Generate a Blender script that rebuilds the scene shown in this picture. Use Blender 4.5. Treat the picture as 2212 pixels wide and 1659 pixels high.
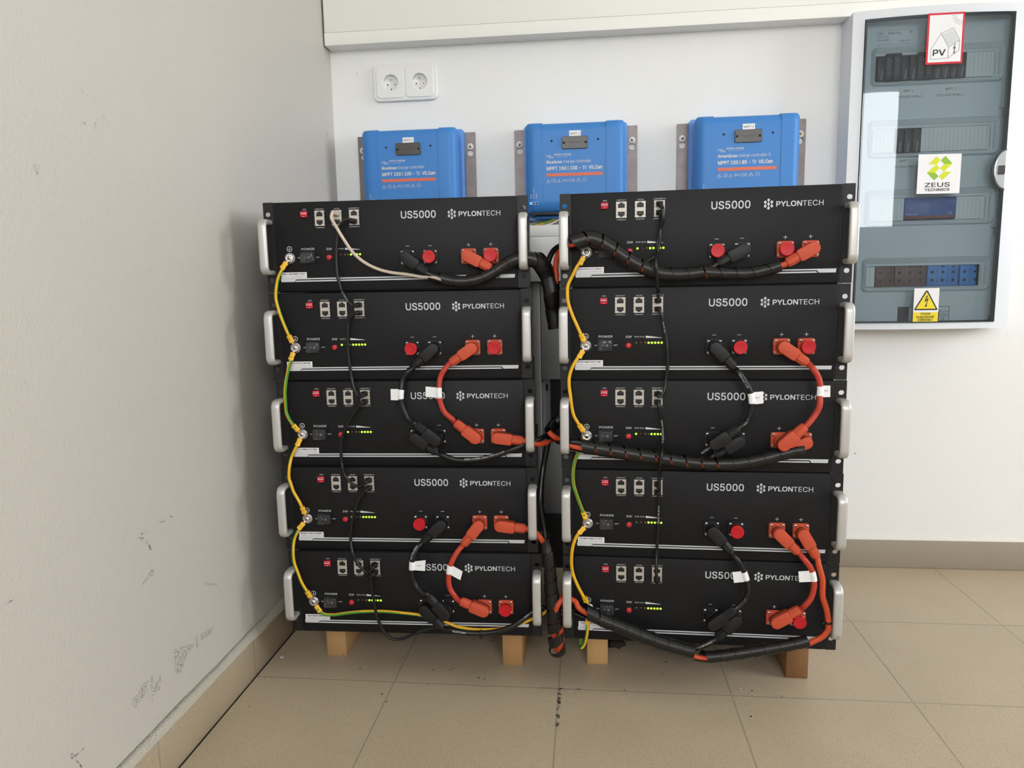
import bpy, bmesh, math, random
from mathutils import Vector, Matrix
random.seed(7)
for _o in list(bpy.data.objects):
    bpy.data.objects.remove(_o)
SC = bpy.context.scene
COL = SC.collection
PI = math.pi

# ---- measured positions: camera, batteries (x, y, z, turn), plug angles, cable paths and tags in millimetres
CAM = dict(loc=[0.05042, -1.87326, 0.75253], f=1560.203, R=[0.994329, 0.104634, -0.018993], U=[0.004331, 0.138605, 0.990338], F=[-0.106255, 0.984805, -0.137366])
MODULES = {'L0': [-0.29672, -0.57826, 0.74573, 0.02363], 'L1': [-0.29322, -0.58304, 0.58214, 0.03857], 'L2': [-0.28917, -0.58714, 0.41935, 0.02414], 'L3': [-0.28605, -0.59678, 0.25815, 0.01587], 'L4': [-0.28005, -0.60307, 0.09635, 0.02077], 'R0': [0.24223, -0.60286, 0.74339, -0.04212], 'R1': [0.24041, -0.60736, 0.58169, -0.03547], 'R2': [0.24104, -0.6075, 0.42021, -0.03902], 'R3': [0.24229, -0.60921, 0.259, -0.03203], 'R4': [0.2428, -0.60844, 0.09665, -0.02411]}
PLUGS = {'L0-1': (-37.0, 0.018), 'L0+1': (-28.7, 0.018), 'L1-2': (-138.9, 0.018), 'L1+1': (-146.1, 0.018), 'L2-1': (-34.5, 0.018), 'L2-2': (140.5, 0.036), 'L2+1': (142.1, 0.018), 'L2+2': (-6.6, 0.018), 'L3-2': (-137.0, 0.018), 'L3+1': (-128.4, 0.018), 'L3+2': (-6.4, 0.018), 'L4-1': (-47.4, 0.018), 'L4-2': (129.8, 0.036), 'L4+1': (157.8, 0.018), 'R0-2': (-151.7, 0.018), 'R0+2': (-150.1, 0.018), 'R1-1': (-47.9, 0.018), 'R1+1': (-34.7, 0.018), 'R2-1': (35.6, 0.036), 'R2-2': (-147.7, 0.018), 'R2+1': (42.6, 0.036), 'R2+2': (-154.6, 0.018), 'R3-1': (-48.8, 0.018), 'R3+1': (-44.6, 0.018), 'R3+2': (-59.8, 0.018), 'R4-1': (38.6, 0.036), 'R4-2': (-131.7, 0.018), 'R4+1': (32.6, 0.018)}
PATHS = {
  'jL1a': [[-272.9,-608.3,600.6],[-283.9,-608.7,584.7],[-286.9,-613.1,564.5],[-287.8,-613.1,548.5],[-284.2,-613.0,530.7],[-275.2,-612.8,514.5],[-262.2,-620.5,506.3]],
  'jL1b': [[-207.4,-605.7,603.0],[-215.9,-606.1,587.2],[-217.9,-611.4,564.1],[-216.2,-611.4,544.8],[-208.8,-611.2,525.5],[-194.8,-610.9,512.6]],
  'cL2a': [[-216.2,-607.4,446.0],[-198.0,-606.9,438.2],[-176.5,-606.4,435.9],[-145.7,-605.7,438.2],[-115.0,-604.9,446.0],[-84.3,-604.2,457.7],[-62.2,-595.7,465.1],[-40.3,-581.1,470.5],[-26.3,-555.8,474.6],[-17.1,-520.6,478.6]],
  'cL2b': [[-60.4,-597.6,469.4],[-43.2,-585.2,462.1],[-25.9,-565.8,461.7],[-13.6,-530.5,464.5]],
  'jL3a': [[-264.7,-622.4,275.7],[-272.0,-628.9,261.1],[-275.8,-629.0,239.1],[-275.5,-629.0,220.4],[-269.3,-628.9,203.5],[-253.0,-636.5,192.0]],
  'jL3b': [[-189.6,-621.3,270.0],[-200.4,-627.4,252.0],[-205.9,-627.5,235.1],[-208.1,-627.6,214.7],[-205.4,-627.5,197.8],[-197.6,-627.4,184.3]],
  'cL3b': [[-63.8,-609.3,308.3],[-52.6,-609.1,305.9],[-43.6,-602.9,294.7],[-34.3,-598.8,279.9],[-27.5,-598.7,268.3],[-22.9,-603.7,243.0],[-22.1,-603.7,220.5],[-21.2,-603.7,189.6],[-20.0,-603.7,157.0],[-18.0,-603.6,132.4],[-17.4,-603.6,107.7],[-14.6,-603.6,82.9],[-11.6,-603.5,71.3]],
  'cL4a': [[-208.3,-625.6,116.7],[-183.6,-625.1,112.9],[-159.0,-624.6,111.8],[-126.1,-623.9,115.1],[-93.3,-623.2,126.2],[-69.2,-616.7,141.0],[-55.2,-606.4,146.8],[-39.8,-592.1,147.4],[-23.0,-567.7,140.0]],
  'cL0a': [[-220.6,-593.5,768.2],[-192.2,-592.8,763.2],[-169.7,-592.3,761.3],[-142.6,-591.6,766.0],[-117.0,-591.0,777.2],[-94.4,-590.5,790.6],[-73.6,-590.0,798.9],[-57.9,-582.6,801.7],[-43.1,-582.3,798.4],[-29.4,-567.9,786.8],[-28.1,-555.9,771.6],[-20.3,-555.7,755.5],[-16.4,-555.6,741.4],[-13.3,-542.2,710.7],[-9.5,-542.1,682.1]],
  'cL0b': [[-115.2,-593.0,773.3],[-94.2,-592.5,783.8],[-73.4,-592.0,791.4],[-57.9,-582.6,794.2],[-43.1,-582.3,791.0],[-29.4,-567.9,779.3],[-26.1,-555.9,763.5],[-17.3,-555.7,745.4],[-14.4,-556.3,730.4],[-11.3,-542.1,704.7],[-8.5,-542.0,676.1]],
  'wL0': [[-230.8,-594.7,772.1],[-214.4,-594.3,765.8],[-192.0,-593.8,759.9],[-169.6,-593.3,758.3],[-142.5,-592.6,762.5],[-116.9,-592.0,773.4],[-94.3,-591.5,786.8],[-73.5,-591.0,795.8],[-57.7,-584.6,797.1],[-41.5,-584.2,792.4],[-29.2,-571.9,779.3]],
  'wUp': [[-59.4,-582.7,797.2],[-44.6,-582.3,795.5],[-32.2,-570.0,783.8],[-23.0,-557.8,766.5],[-17.7,-557.7,750.4],[-15.8,-558.3,733.4],[-13.8,-542.2,707.7],[-10.5,-542.1,683.2],[-8.6,-542.0,669.9]],
  'kUpa': [[-18.4,-561.7,752.4],[-20.3,-561.7,766.4],[-22.6,-561.8,783.2],[-18.4,-561.7,798.9],[-10.0,-567.5,811.3]],
  'kUpb': [[-8.8,-563.5,750.3],[-7.2,-563.4,766.1],[-8.0,-563.4,780.9],[-6.4,-563.4,794.7],[-2.1,-567.3,807.2]],
  'jR1a': [[300.3,-635.5,598.0],[311.5,-636.3,581.0],[318.6,-636.5,568.2],[322.4,-636.7,552.5],[322.8,-636.7,538.2],[321.6,-636.7,530.2],[315.9,-636.4,515.8]],
  'jR1b': [[419.4,-639.7,603.4],[427.9,-640.0,589.4],[431.6,-641.0,572.7],[431.4,-640.9,560.0],[430.2,-644.9,542.9],[424.7,-644.7,528.8]],
  'jR3a': [[303.7,-635.9,271.7],[313.9,-636.2,255.2],[319.9,-636.3,240.1],[323.9,-636.4,225.0],[325.6,-636.4,213.3],[321.0,-636.3,197.7]],
  'jR3b': [[416.6,-638.6,273.8],[426.8,-638.9,260.5],[432.1,-639.0,247.1],[434.6,-639.1,233.6],[434.4,-639.1,220.5],[430.2,-639.0,203.6],[421.0,-638.7,189.5]],
  'cR3': [[440.9,-637.2,266.2],[448.9,-637.4,236.3],[450.0,-637.4,208.1],[457.9,-637.6,182.4],[461.6,-637.7,159.5],[461.4,-637.7,145.7],[452.9,-637.5,132.9],[440.6,-637.2,125.3],[428.1,-636.9,118.1],[391.8,-636.0,110.1],[356.6,-635.2,101.3],[321.0,-634.3,93.2],[285.1,-633.5,85.8],[256.1,-632.8,82.0],[235.6,-632.3,84.9],[238.0,-628.3,88.6],[214.2,-627.8,94.3],[180.8,-626.9,103.0],[154.0,-626.3,111.9],[127.1,-625.7,122.2],[100.2,-625.0,132.5],[73.1,-624.4,142.9],[47.3,-623.7,154.8],[29.6,-623.3,167.0],[23.4,-617.2,175.5],[11.7,-613.9,178.7],[0.7,-613.6,177.6],[-7.5,-618.4,170.1],[-13.2,-618.3,156.7]],
  'cR4': [[268.1,-628.1,113.7],[253.6,-627.7,105.0],[239.2,-627.4,98.7],[234.3,-626.2,99.1],[214.4,-625.8,102.5],[181.0,-625.0,108.1],[154.2,-624.3,116.9],[127.3,-623.7,127.2],[100.2,-623.0,137.6],[73.1,-622.4,147.9],[47.3,-621.7,159.9],[29.6,-621.3,164.9],[19.8,-615.1,156.2],[10.2,-614.8,159.5],[-2.3,-614.5,157.5]],
  'wR4a': [[24.9,-625.2,169.8],[47.3,-625.7,159.2],[73.1,-626.4,146.6],[100.1,-627.0,136.3],[127.0,-627.7,125.9],[153.9,-628.3,115.7],[180.6,-628.9,106.9],[213.9,-629.7,98.4],[235.1,-630.3,93.7]],
  'wR4b': [[234.4,-630.2,88.1],[256.4,-630.8,84.7],[285.5,-631.5,88.3],[321.4,-632.3,95.7],[357.1,-633.2,103.8],[392.4,-634.1,112.6],[420.3,-634.7,120.2],[430.0,-635.0,123.8]],
  'cR2a': [[257.9,-626.2,446.1],[236.9,-625.3,445.3],[215.6,-624.5,444.2],[229.3,-625.1,443.9],[197.3,-623.8,448.1],[165.0,-622.5,452.9],[132.6,-621.3,456.5],[100.0,-620.0,461.4],[67.1,-618.7,466.3],[34.1,-617.4,472.0],[18.1,-616.8,473.2],[10.4,-612.5,473.0],[-2.2,-594.0,468.1],[-10.7,-577.7,468.7],[-16.3,-577.4,477.4]],
  'cR2b': [[375.3,-630.8,456.8],[355.0,-630.0,446.6],[327.6,-628.9,439.5],[300.0,-627.8,435.4],[272.1,-626.7,434.2],[244.0,-625.6,434.4],[215.7,-624.5,434.7],[229.3,-625.1,434.6],[197.3,-623.8,438.1],[165.1,-622.5,443.6],[132.6,-621.3,447.1],[100.0,-620.0,452.0],[67.1,-618.7,457.0],[34.1,-617.4,462.6],[18.2,-616.8,466.5],[10.4,-612.5,470.0],[-0.7,-594.1,471.6],[-11.8,-581.6,474.0],[-19.5,-581.3,479.7],[-23.1,-581.2,484.7]],
  'wR2': [[16.9,-617.8,471.4],[34.1,-618.4,466.9],[67.1,-619.7,461.9],[100.0,-621.0,457.0],[132.6,-622.3,452.0],[165.0,-623.5,448.2],[197.2,-624.8,443.0],[229.1,-626.0,439.5],[215.5,-625.5,439.7],[243.8,-626.6,438.4],[271.9,-627.7,438.4],[299.8,-628.8,439.6],[327.4,-629.9,443.8],[354.7,-631.0,450.8],[381.8,-632.0,459.3],[411.4,-633.2,466.0]],
  'cR0a': [[256.7,-621.5,773.4],[239.9,-620.8,772.5],[219.2,-619.9,769.0],[218.9,-619.9,767.4],[194.1,-618.8,767.3],[169.1,-617.8,770.4],[150.3,-617.0,778.3],[131.4,-616.2,786.3],[106.1,-615.1,802.1],[84.6,-614.2,815.8],[68.1,-613.5,825.1],[55.4,-613.0,829.2],[38.7,-612.3,824.4],[20.7,-611.5,818.6],[10.6,-597.1,818.9]],
  'cR0b': [[364.9,-626.0,773.6],[339.9,-625.0,762.4],[314.6,-623.9,758.3],[289.0,-622.8,758.9],[263.3,-621.8,759.4],[240.0,-620.8,759.9],[219.2,-619.9,759.0],[218.9,-619.9,758.2],[194.1,-618.8,758.1],[169.2,-617.8,761.1],[150.3,-617.0,768.4],[131.4,-616.2,776.4],[106.1,-615.1,792.2],[84.6,-614.2,806.6],[68.1,-613.5,815.8],[55.4,-613.0,824.0],[38.7,-612.3,822.5],[20.7,-611.5,817.3],[10.0,-599.1,822.1]],
  'wR0': [[11.8,-605.2,817.2],[20.8,-613.5,818.7],[38.8,-614.3,823.7],[55.4,-615.0,825.8],[68.1,-615.5,821.6],[84.5,-616.2,812.8],[106.0,-617.1,797.4],[131.3,-618.2,781.4],[150.2,-619.0,773.0],[169.0,-619.8,765.7],[193.9,-620.8,762.9],[218.6,-621.9,763.2],[240.7,-622.8,765.5],[239.8,-621.8,766.1],[263.1,-622.8,763.8],[288.8,-623.8,762.9],[314.4,-624.9,762.5],[339.6,-626.0,766.6],[364.6,-627.0,773.6]],
  'wLow': [[-36.1,-600.8,304.1],[-29.5,-600.7,277.0],[-24.9,-605.8,255.0],[-22.5,-605.7,222.9],[-21.1,-605.7,190.5],[-17.4,-609.6,159.9],[-15.3,-609.6,135.4],[-14.0,-609.5,110.8],[-12.0,-609.5,86.1],[-10.0,-603.5,71.4]],
  'cLow2': [[-5.4,-577.4,170.1],[-6.4,-597.4,146.3],[-7.6,-609.4,135.6],[-4.6,-609.4,119.2],[-3.3,-609.3,94.6],[-8.2,-609.4,73.0]],
  'cKnot': [[-23.5,-550.7,466.2],[-25.7,-564.8,460.3],[-29.6,-564.9,441.8],[-35.0,-565.0,415.8],[-40.5,-586.9,358.0],[-38.4,-586.9,332.9],[-33.9,-586.8,304.3],[-29.9,-592.7,276.1],[-28.6,-597.8,227.2]],
  'wKnot': [[0.8,-528.1,505.0],[-6.5,-547.8,499.0],[-13.2,-547.5,492.3],[-18.4,-561.3,489.1],[-23.5,-573.2,484.2]],
  'nL0': [[-373.9,-596.1,872.1],[-381.7,-596.3,870.8],[-389.2,-596.5,863.5],[-396.7,-592.6,847.8],[-400.8,-592.7,820.2],[-402.1,-592.8,795.0],[-400.9,-592.7,769.5],[-394.8,-592.6,746.4],[-389.0,-598.7,739.9],[-380.6,-598.4,725.7],[-373.1,-598.1,718.9],[-366.6,-601.9,718.1]],
  'nL1': [[-368.5,-602.0,706.7],[-373.8,-602.2,704.6],[-381.6,-598.5,693.6],[-385.3,-598.6,673.1],[-386.8,-598.7,643.2],[-385.1,-598.6,610.6],[-382.4,-598.5,586.9],[-377.1,-601.3,566.2],[-371.1,-601.1,554.3],[-361.9,-604.9,552.9]],
  'nL2': [[-366.5,-605.0,539.6],[-380.7,-601.4,522.4],[-395.3,-601.7,498.5],[-405.2,-601.9,475.7],[-408.7,-602.0,448.7],[-407.9,-602.0,424.3],[-399.8,-610.6,406.2],[-388.4,-610.4,391.4],[-375.1,-610.2,386.0],[-363.8,-615.0,391.4]],
  'nL3': [[-360.7,-614.0,379.6],[-376.3,-610.2,361.3],[-386.4,-610.4,335.2],[-393.3,-610.5,307.5],[-396.1,-610.5,279.8],[-391.3,-617.4,261.6],[-385.4,-617.3,243.6],[-375.1,-617.1,229.8],[-364.6,-616.8,221.6],[-356.1,-621.7,226.6]],
  'nL4': [[-355.5,-620.6,216.3],[-358.5,-616.7,207.5],[-358.4,-616.7,194.9],[-354.8,-616.6,168.2],[-351.3,-616.6,139.9],[-346.0,-616.4,121.6],[-335.9,-616.2,101.8],[-322.6,-616.0,90.7],[-303.4,-615.6,91.2],[-279.8,-615.1,101.7],[-257.4,-614.6,110.8],[-260.4,-617.7,108.3],[-233.3,-617.1,116.8],[-213.4,-616.7,113.8]],
  'nR0': [[174.2,-620.0,871.2],[174.1,-620.0,856.5],[169.1,-611.8,837.4],[165.6,-611.6,808.8],[161.0,-639.5,783.0],[162.8,-639.5,764.4],[166.2,-624.7,739.3],[167.3,-611.7,750.4],[168.0,-616.8,732.6],[167.8,-622.8,720.1]],
  'nR0b': [[170.1,-617.8,867.9],[170.5,-611.8,849.8],[170.2,-611.8,827.4],[168.1,-611.7,807.4],[161.6,-615.5,794.9],[152.9,-615.1,788.2],[140.4,-614.6,783.4],[125.2,-613.9,783.2]],
  'nR1': [[170.5,-622.9,703.5],[173.7,-623.0,692.0],[179.6,-617.2,668.5],[183.7,-617.4,636.2],[184.9,-617.4,610.2],[182.3,-617.3,584.1],[178.3,-621.1,562.4],[171.8,-622.8,552.9]],
  'nR2': [[169.4,-622.7,543.0],[170.7,-622.8,535.1],[176.7,-617.0,507.4],[178.2,-617.1,480.7],[173.1,-644.9,457.7],[171.4,-644.8,444.5],[171.4,-626.9,415.7],[171.8,-625.0,418.0],[172.1,-625.0,389.5]],
  'nR3': [[170.9,-624.9,380.0],[172.0,-619.0,354.8],[171.6,-619.0,327.2],[169.9,-618.9,299.3],[168.8,-618.9,271.3],[167.7,-626.6,246.3],[168.5,-626.7,219.6]],
  'beige': [[-401.5,-604.7,883.6],[-405.4,-606.8,881.6],[-402.0,-606.8,874.2],[-395.3,-600.6,857.1],[-382.2,-600.3,834.4],[-369.7,-594.0,813.1],[-351.0,-593.5,796.4],[-325.5,-592.9,783.2],[-299.8,-592.3,776.4],[-272.5,-591.7,772.7],[-275.2,-593.8,773.0],[-245.0,-593.0,767.9],[-226.1,-596.6,766.8],[-199.2,-596.0,758.9],[-169.3,-595.3,756.1],[-142.3,-594.6,759.3],[-127.2,-594.3,766.3],[-109.1,-593.8,777.6]],
  'gL0': [[-501.6,-590.1,793.4],[-505.2,-592.2,785.7],[-512.8,-592.4,771.7],[-517.2,-592.5,756.4],[-516.0,-600.6,739.7],[-518.7,-593.5,747.2],[-515.4,-601.6,731.8],[-512.5,-601.5,716.3],[-507.1,-601.3,696.8],[-499.2,-601.0,674.6],[-494.7,-597.8,660.0]],
  'gL1': [[-494.0,-597.8,627.8],[-498.0,-599.9,614.2],[-504.8,-600.2,591.8],[-509.4,-601.5,565.4],[-510.2,-601.5,542.7],[-509.4,-601.5,522.4],[-504.1,-601.3,509.0],[-494.3,-599.1,493.7]],
  'gL2': [[-490.5,-599.0,466.6],[-498.0,-601.2,453.4],[-505.9,-601.4,437.0],[-507.9,-609.3,418.5],[-509.2,-609.3,398.0],[-507.7,-609.3,410.2],[-506.9,-609.3,391.0],[-502.4,-609.2,374.5],[-492.6,-609.1,355.3],[-486.2,-607.0,337.4]],
  'gL3': [[-492.2,-607.1,306.7],[-500.5,-609.2,294.0],[-506.9,-609.3,279.9],[-507.2,-616.8,258.9],[-506.4,-616.8,237.8],[-500.7,-616.7,218.2],[-493.7,-616.5,196.9],[-482.6,-614.3,174.2]],
  'gL4': [[-465.5,-613.9,145.2],[-455.5,-615.7,136.3],[-437.5,-615.3,134.5],[-409.5,-614.8,138.7],[-381.7,-614.2,142.1],[-340.4,-613.3,143.7],[-306.3,-612.6,141.6],[-266.9,-611.8,137.5],[-263.8,-612.7,138.1],[-243.9,-612.3,131.6],[-219.0,-611.8,125.1],[-200.9,-611.4,117.7],[-177.7,-610.9,113.0],[-152.5,-612.4,112.8],[-111.2,-611.6,116.4],[-68.2,-610.7,131.2],[-39.8,-594.1,137.9],[-29.8,-593.9,145.1]],
  'gR0': [[38.4,-601.3,789.2],[30.6,-603.0,780.4],[22.7,-602.6,765.0],[14.7,-602.3,748.4],[13.5,-608.3,734.2],[13.5,-608.3,735.2],[14.7,-608.4,719.6],[21.0,-608.6,698.7],[30.0,-608.9,677.7],[39.0,-607.2,657.1]],
  'gR1': [[36.2,-607.1,628.1],[28.3,-608.8,618.3],[20.3,-608.6,603.7],[15.5,-608.4,586.4],[15.4,-607.7,570.2],[16.1,-607.7,579.8],[17.3,-607.8,555.6],[19.8,-607.9,532.6],[23.6,-608.0,517.7],[36.1,-606.5,496.3]],
  'gR2': [[38.0,-606.6,469.7],[31.2,-607.3,453.3],[27.1,-607.2,443.6],[23.0,-607.0,429.7],[20.9,-610.1,409.7],[22.1,-610.2,393.1],[20.9,-611.1,408.8],[24.1,-611.2,385.2],[30.7,-611.4,364.4],[40.7,-609.8,336.7]],
  'gR3': [[35.8,-609.6,308.3],[27.6,-611.3,299.5],[20.7,-611.1,282.3],[17.1,-612.0,258.3],[18.3,-612.0,232.5],[25.6,-612.2,209.7],[31.1,-612.3,207.6],[41.9,-610.6,175.9]],
  'gR4': [[46.1,-610.7,136.7],[45.8,-612.7,126.6],[45.0,-612.7,116.3],[42.9,-612.6,103.0],[38.6,-607.5,86.8],[34.4,-607.4,81.4],[32.2,-593.4,79.2],[32.7,-593.4,92.7]],
}
TAGS = {
  'jL1a': [[-305.7,-620.5,568.9],[-285.7,-620.1,568.4],[-286.5,-620.1,548.0],[-306.1,-620.6,548.6]],
  'jL1b': [[-241.6,-619.0,572.9],[-217.1,-618.4,570.6],[-217.7,-618.4,552.1],[-242.3,-619.0,554.4]],
  'jL3a': [[-273.6,-635.9,250.4],[-249.1,-635.4,253.8],[-250.9,-635.5,233.0],[-274.3,-636.0,233.9]],
  'jL3b': [[-199.4,-634.4,243.4],[-181.1,-634.0,233.3],[-185.9,-634.1,216.4],[-204.8,-634.5,226.2]],
  'jR1a': [[318.6,-643.6,563.9],[340.1,-644.4,565.9],[341.3,-644.4,545.5],[319.8,-643.6,543.1]],
  'jR1b': [[428.7,-647.8,575.9],[447.0,-648.6,575.9],[447.5,-648.6,556.8],[429.7,-647.9,556.1]],
  'jR3a': [[297.2,-642.8,247.2],[320.4,-643.3,250.1],[321.6,-643.3,230.0],[300.5,-642.8,227.7]],
  'jR3b': [[407.4,-645.4,252.3],[430.5,-646.0,254.2],[431.9,-646.0,234.1],[409.5,-645.5,232.8]],
}


# ---------------------------------------------------------------- camera, world, light, exposure
cam_data = bpy.data.cameras.new('camera')
cam = bpy.data.objects.new('camera', cam_data)
COL.objects.link(cam)
cam_data.sensor_fit = 'HORIZONTAL'
cam_data.sensor_width = 36.0
cam_data.lens = CAM['f'] / 2212 * 36.0
cam_data.clip_start = 0.02
_R, _U, _F = (Vector(CAM[k]) for k in 'RUF')
_m = Matrix((_R, _U, -_F)).transposed().to_4x4()
_m.translation = Vector(CAM['loc'])
cam.matrix_world = _m
SC.camera = cam

vs = SC.view_settings
vs.view_transform = 'Standard'
vs.look = 'None'
vs.gamma = 1.0
vs.use_curve_mapping = False
vs.exposure = 0.0

world = bpy.data.worlds.new('daylight')
SC.world = world
world.use_nodes = True
_bg = world.node_tree.nodes['Background']
_bg.inputs[0].default_value = (0.97, 0.98, 1.0, 1)
_bg.inputs[1].default_value = SKY_STRENGTH = 12.0

# room extents (metres): back wall y=.03, left wall x=-.61, floor z=0
XL, XR, YB, YF, ZC = -0.610, 3.60, 0.030, -3.40, 2.75
# window openings: (wall, along0, along1, z0, z1)
WIN_FRONT = [(-0.50, 0.15, 1.00, 2.45), (0.62, 1.50, 1.02, 1.98)]  # first opening is unseen, added to light the back wall
WIN_RIGHT_ADDED = [(-2.00, -0.45, 0.80, 2.50)]  # unseen window, added and placed to light the left wall

def portal(loc, rot, sx, sy):
    l = bpy.data.lights.new('window_daylight', 'AREA')
    l.shape = 'RECTANGLE'; l.size = sx; l.size_y = sy
    l.cycles.is_portal = True
    o = bpy.data.objects.new('window_daylight', l); COL.objects.link(o)
    o.location = loc; o.rotation_euler = rot
for a, b, z0, z1 in WIN_FRONT:
    portal(((a+b)/2, YF - .14, (z0+z1)/2), (PI/2, 0, 0), b-a, z1-z0)
for a, b, z0, z1 in WIN_RIGHT_ADDED:
    portal((XR + .14, (a+b)/2, (z0+z1)/2), (PI/2, 0, PI/2), b-a, z1-z0)

# ---------------------------------------------------------------- materials
def nodes(name):
    m = bpy.data.materials.new(name); m.use_nodes = True
    nt = m.node_tree
    return m, nt, nt.nodes['Principled BSDF']
def mat(name, col, rough=.5, metal=0., spec=.5, bump=0., bscale=300., var=0., coat=0., emit=None, estr=0.):
    m, nt, b = nodes(name)
    b.inputs['Base Color'].default_value = (*col, 1)
    b.inputs['Roughness'].default_value = rough
    b.inputs['Metallic'].default_value = metal
    b.inputs['Specular IOR Level'].default_value = spec
    b.inputs['Coat Weight'].default_value = coat
    if emit:
        b.inputs['Emission Color'].default_value = (*emit, 1); b.inputs['Emission Strength'].default_value = estr
    if bump or var:
        tc = nt.nodes.new('ShaderNodeTexCoord')
        n = nt.nodes.new('ShaderNodeTexNoise'); n.inputs['Scale'].default_value = bscale; n.inputs['Detail'].default_value = 3
        nt.links.new(tc.outputs['Object'], n.inputs['Vector'])
        if bump:
            bp = nt.nodes.new('ShaderNodeBump'); bp.inputs['Strength'].default_value = bump; bp.inputs['Distance'].default_value = .002
            nt.links.new(n.outputs['Fac'], bp.inputs['Height']); nt.links.new(bp.outputs[0], b.inputs['Normal'])
        if var:
            mr = nt.nodes.new('ShaderNodeMapRange'); mr.inputs[3].default_value = 1-var; mr.inputs[4].default_value = 1+var
            mx = nt.nodes.new('ShaderNodeVectorMath'); mx.operation = 'SCALE'; mx.inputs[0].default_value = col
            nt.links.new(n.outputs['Fac'], mr.inputs[0]); nt.links.new(mr.outputs[0], mx.inputs['Scale'])
            nt.links.new(mx.outputs[0], b.inputs['Base Color'])
    return m
def srgb(r, g, b):
    f = lambda c: (c/255/12.92 if c/255 <= .04045 else ((c/255+.055)/1.055)**2.4)
    return (f(r), f(g), f(b))

M = {}
M['coat'] = mat('black_powder_coat', (.0085, .0085, .0095), .5, 0, .2, .10, 900)
M['coat_side'] = mat('black_sheet_metal', (.009, .009, .0095), .45, 0, .25)
M['ear'] = mat('black_bracket_coat', (.010, .010, .0105), .45, 0, .28, .08, 900)
M['print'] = mat('white_print', (.62, .64, .66), .5)
M['stripe'] = mat('pale_grey_print', (.55, .58, .61), .45)
M['label'] = mat('white_label', (.78, .78, .80), .5)
M['ink'] = mat('black_ink', (.02, .02, .025), .6)
M['silver'] = mat('satin_aluminium', (.54, .535, .525), .42, .55, .5, .05, 1500)
M['steel'] = mat('zinc_steel', (.70, .69, .67), .25, 1)
M['washer'] = mat('zinc_washer', (.55, .56, .57), .38, .6)
M['port'] = mat('nickel_shield', (.50, .465, .41), .45, .3)
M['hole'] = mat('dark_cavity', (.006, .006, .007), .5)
M['dip'] = mat('red_plastic_switch', srgb(190, 36, 58), .45, 0, .3)
M['red'] = mat('red_button', srgb(196, 36, 46), .4)
M['cap'] = mat('red_soft_cap', srgb(186, 18, 30), .42, 0, .35, .05, 500)
M['orange'] = mat('orange_plastic', srgb(192, 78, 52), .55, 0, .3, .06, 1200)
M['orange_cable'] = mat('orange_red_cable', srgb(176, 58, 42), .45, 0, .35)
M['orange_cable2'] = mat('orange_cable', srgb(194, 74, 42), .45, 0, .35)
M['blackplastic'] = mat('black_plastic', (.010, .010, .011), .48, 0, .3, .05, 1200)
M['rubber'] = mat('black_cable_sheath', (.006, .006, .0065), .33, 0, .4)
M['wrap'] = mat('black_spiral_wrap', (.0085, .008, .0075), .36, 0, .38, .05, 300)
M['beige'] = mat('beige_cable', srgb(196, 182, 164), .45)
M['beigeplug'] = mat('beige_grey_boot', srgb(178, 168, 156), .5)
M['yellow'] = mat('yellow_insulation', srgb(226, 172, 26), .42)
M['green'] = mat('green_insulation', srgb(72, 138, 40), .42)
M['sleeve'] = mat('yellow_crimp', srgb(236, 184, 46), .45, 0, .5, .25, 220)
M['copper'] = mat('copper', (.75, .42, .32), .35, .8)
M['led_on'] = mat('led_lit', (.5, .9, .05), .4, emit=(.46, 1.0, .045), estr=1.15)
M['led_off'] = mat('led_unlit_green', (.07, .10, .035), .3)
M['led_red'] = mat('led_unlit_red', (.12, .008, .012), .3)
M['led_blue'] = mat('led_lit_blue', (.05, .3, 1), .4, emit=(.06, .32, 1.0), estr=1.6)
M['white_paint'] = mat('white_laminate', (.92, .915, .88), .38, 0, .4)
M['white_plastic'] = mat('white_plastic', (.80, .80, .785), .3)
M['cab_white'] = mat('grey_white_enamel', (.74, .77, .82), .35)
M['cover_grey'] = mat('grey_cover', (.60, .66, .67), .45)
M['cover_blank'] = mat('pale_blank', (.68, .73, .70), .5)
M['breaker'] = mat('dark_breaker', (.035, .032, .042), .5)
M['brown'] = mat('brown_terminal', (.16, .09, .085), .5)
M['bluedev'] = mat('blue_device_face', (.05, .12, .38), .45)
M['blueterm'] = mat('blue_terminal', (.06, .25, .62), .5)
M['blue'] = mat('blue_enamel', srgb(64, 130, 202), .45, 0, .35, .04, 900)
M['bluelight'] = mat('blue_backplate', srgb(92, 150, 222), .4)
M['bracket'] = mat('brown_grey_steel', (.175, .148, .148), .42, .5, .5, 0, 40, .3)
M['brass'] = mat('brass_screw', (.78, .58, .25), .3, 1)
M['bar'] = mat('salmon_print', srgb(216, 108, 84), .5)
M['dispcover'] = mat('dark_grey_cover', (.05, .048, .045), .35)
M['duct'] = mat('white_duct', (.74, .74, .735), .5)
M['duct_shade_grey'] = mat('shaded_grey_duct', (.42, .42, .42), .5)  # recess shade is put into the darker grey of these duct parts
M['sticker'] = mat('white_sticker', (.84, .84, .86), .45)
M['red_border'] = mat('red_border', srgb(208, 32, 52), .45)
M['y_sign'] = mat('yellow_sign', srgb(238, 214, 40), .45)
M['z_lime'] = mat('lime_print', srgb(212, 220, 32), .5)
M['z_green'] = mat('leaf_green_print', srgb(140, 186, 44), .5)
M['navy'] = mat('navy_line', (.05, .06, .14), .5)
M['thinline'] = mat('grey_line', (.35, .38, .40), .5)
M['dark_rim'] = mat('dark_rim', (.05, .065, .075), .25)

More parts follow.
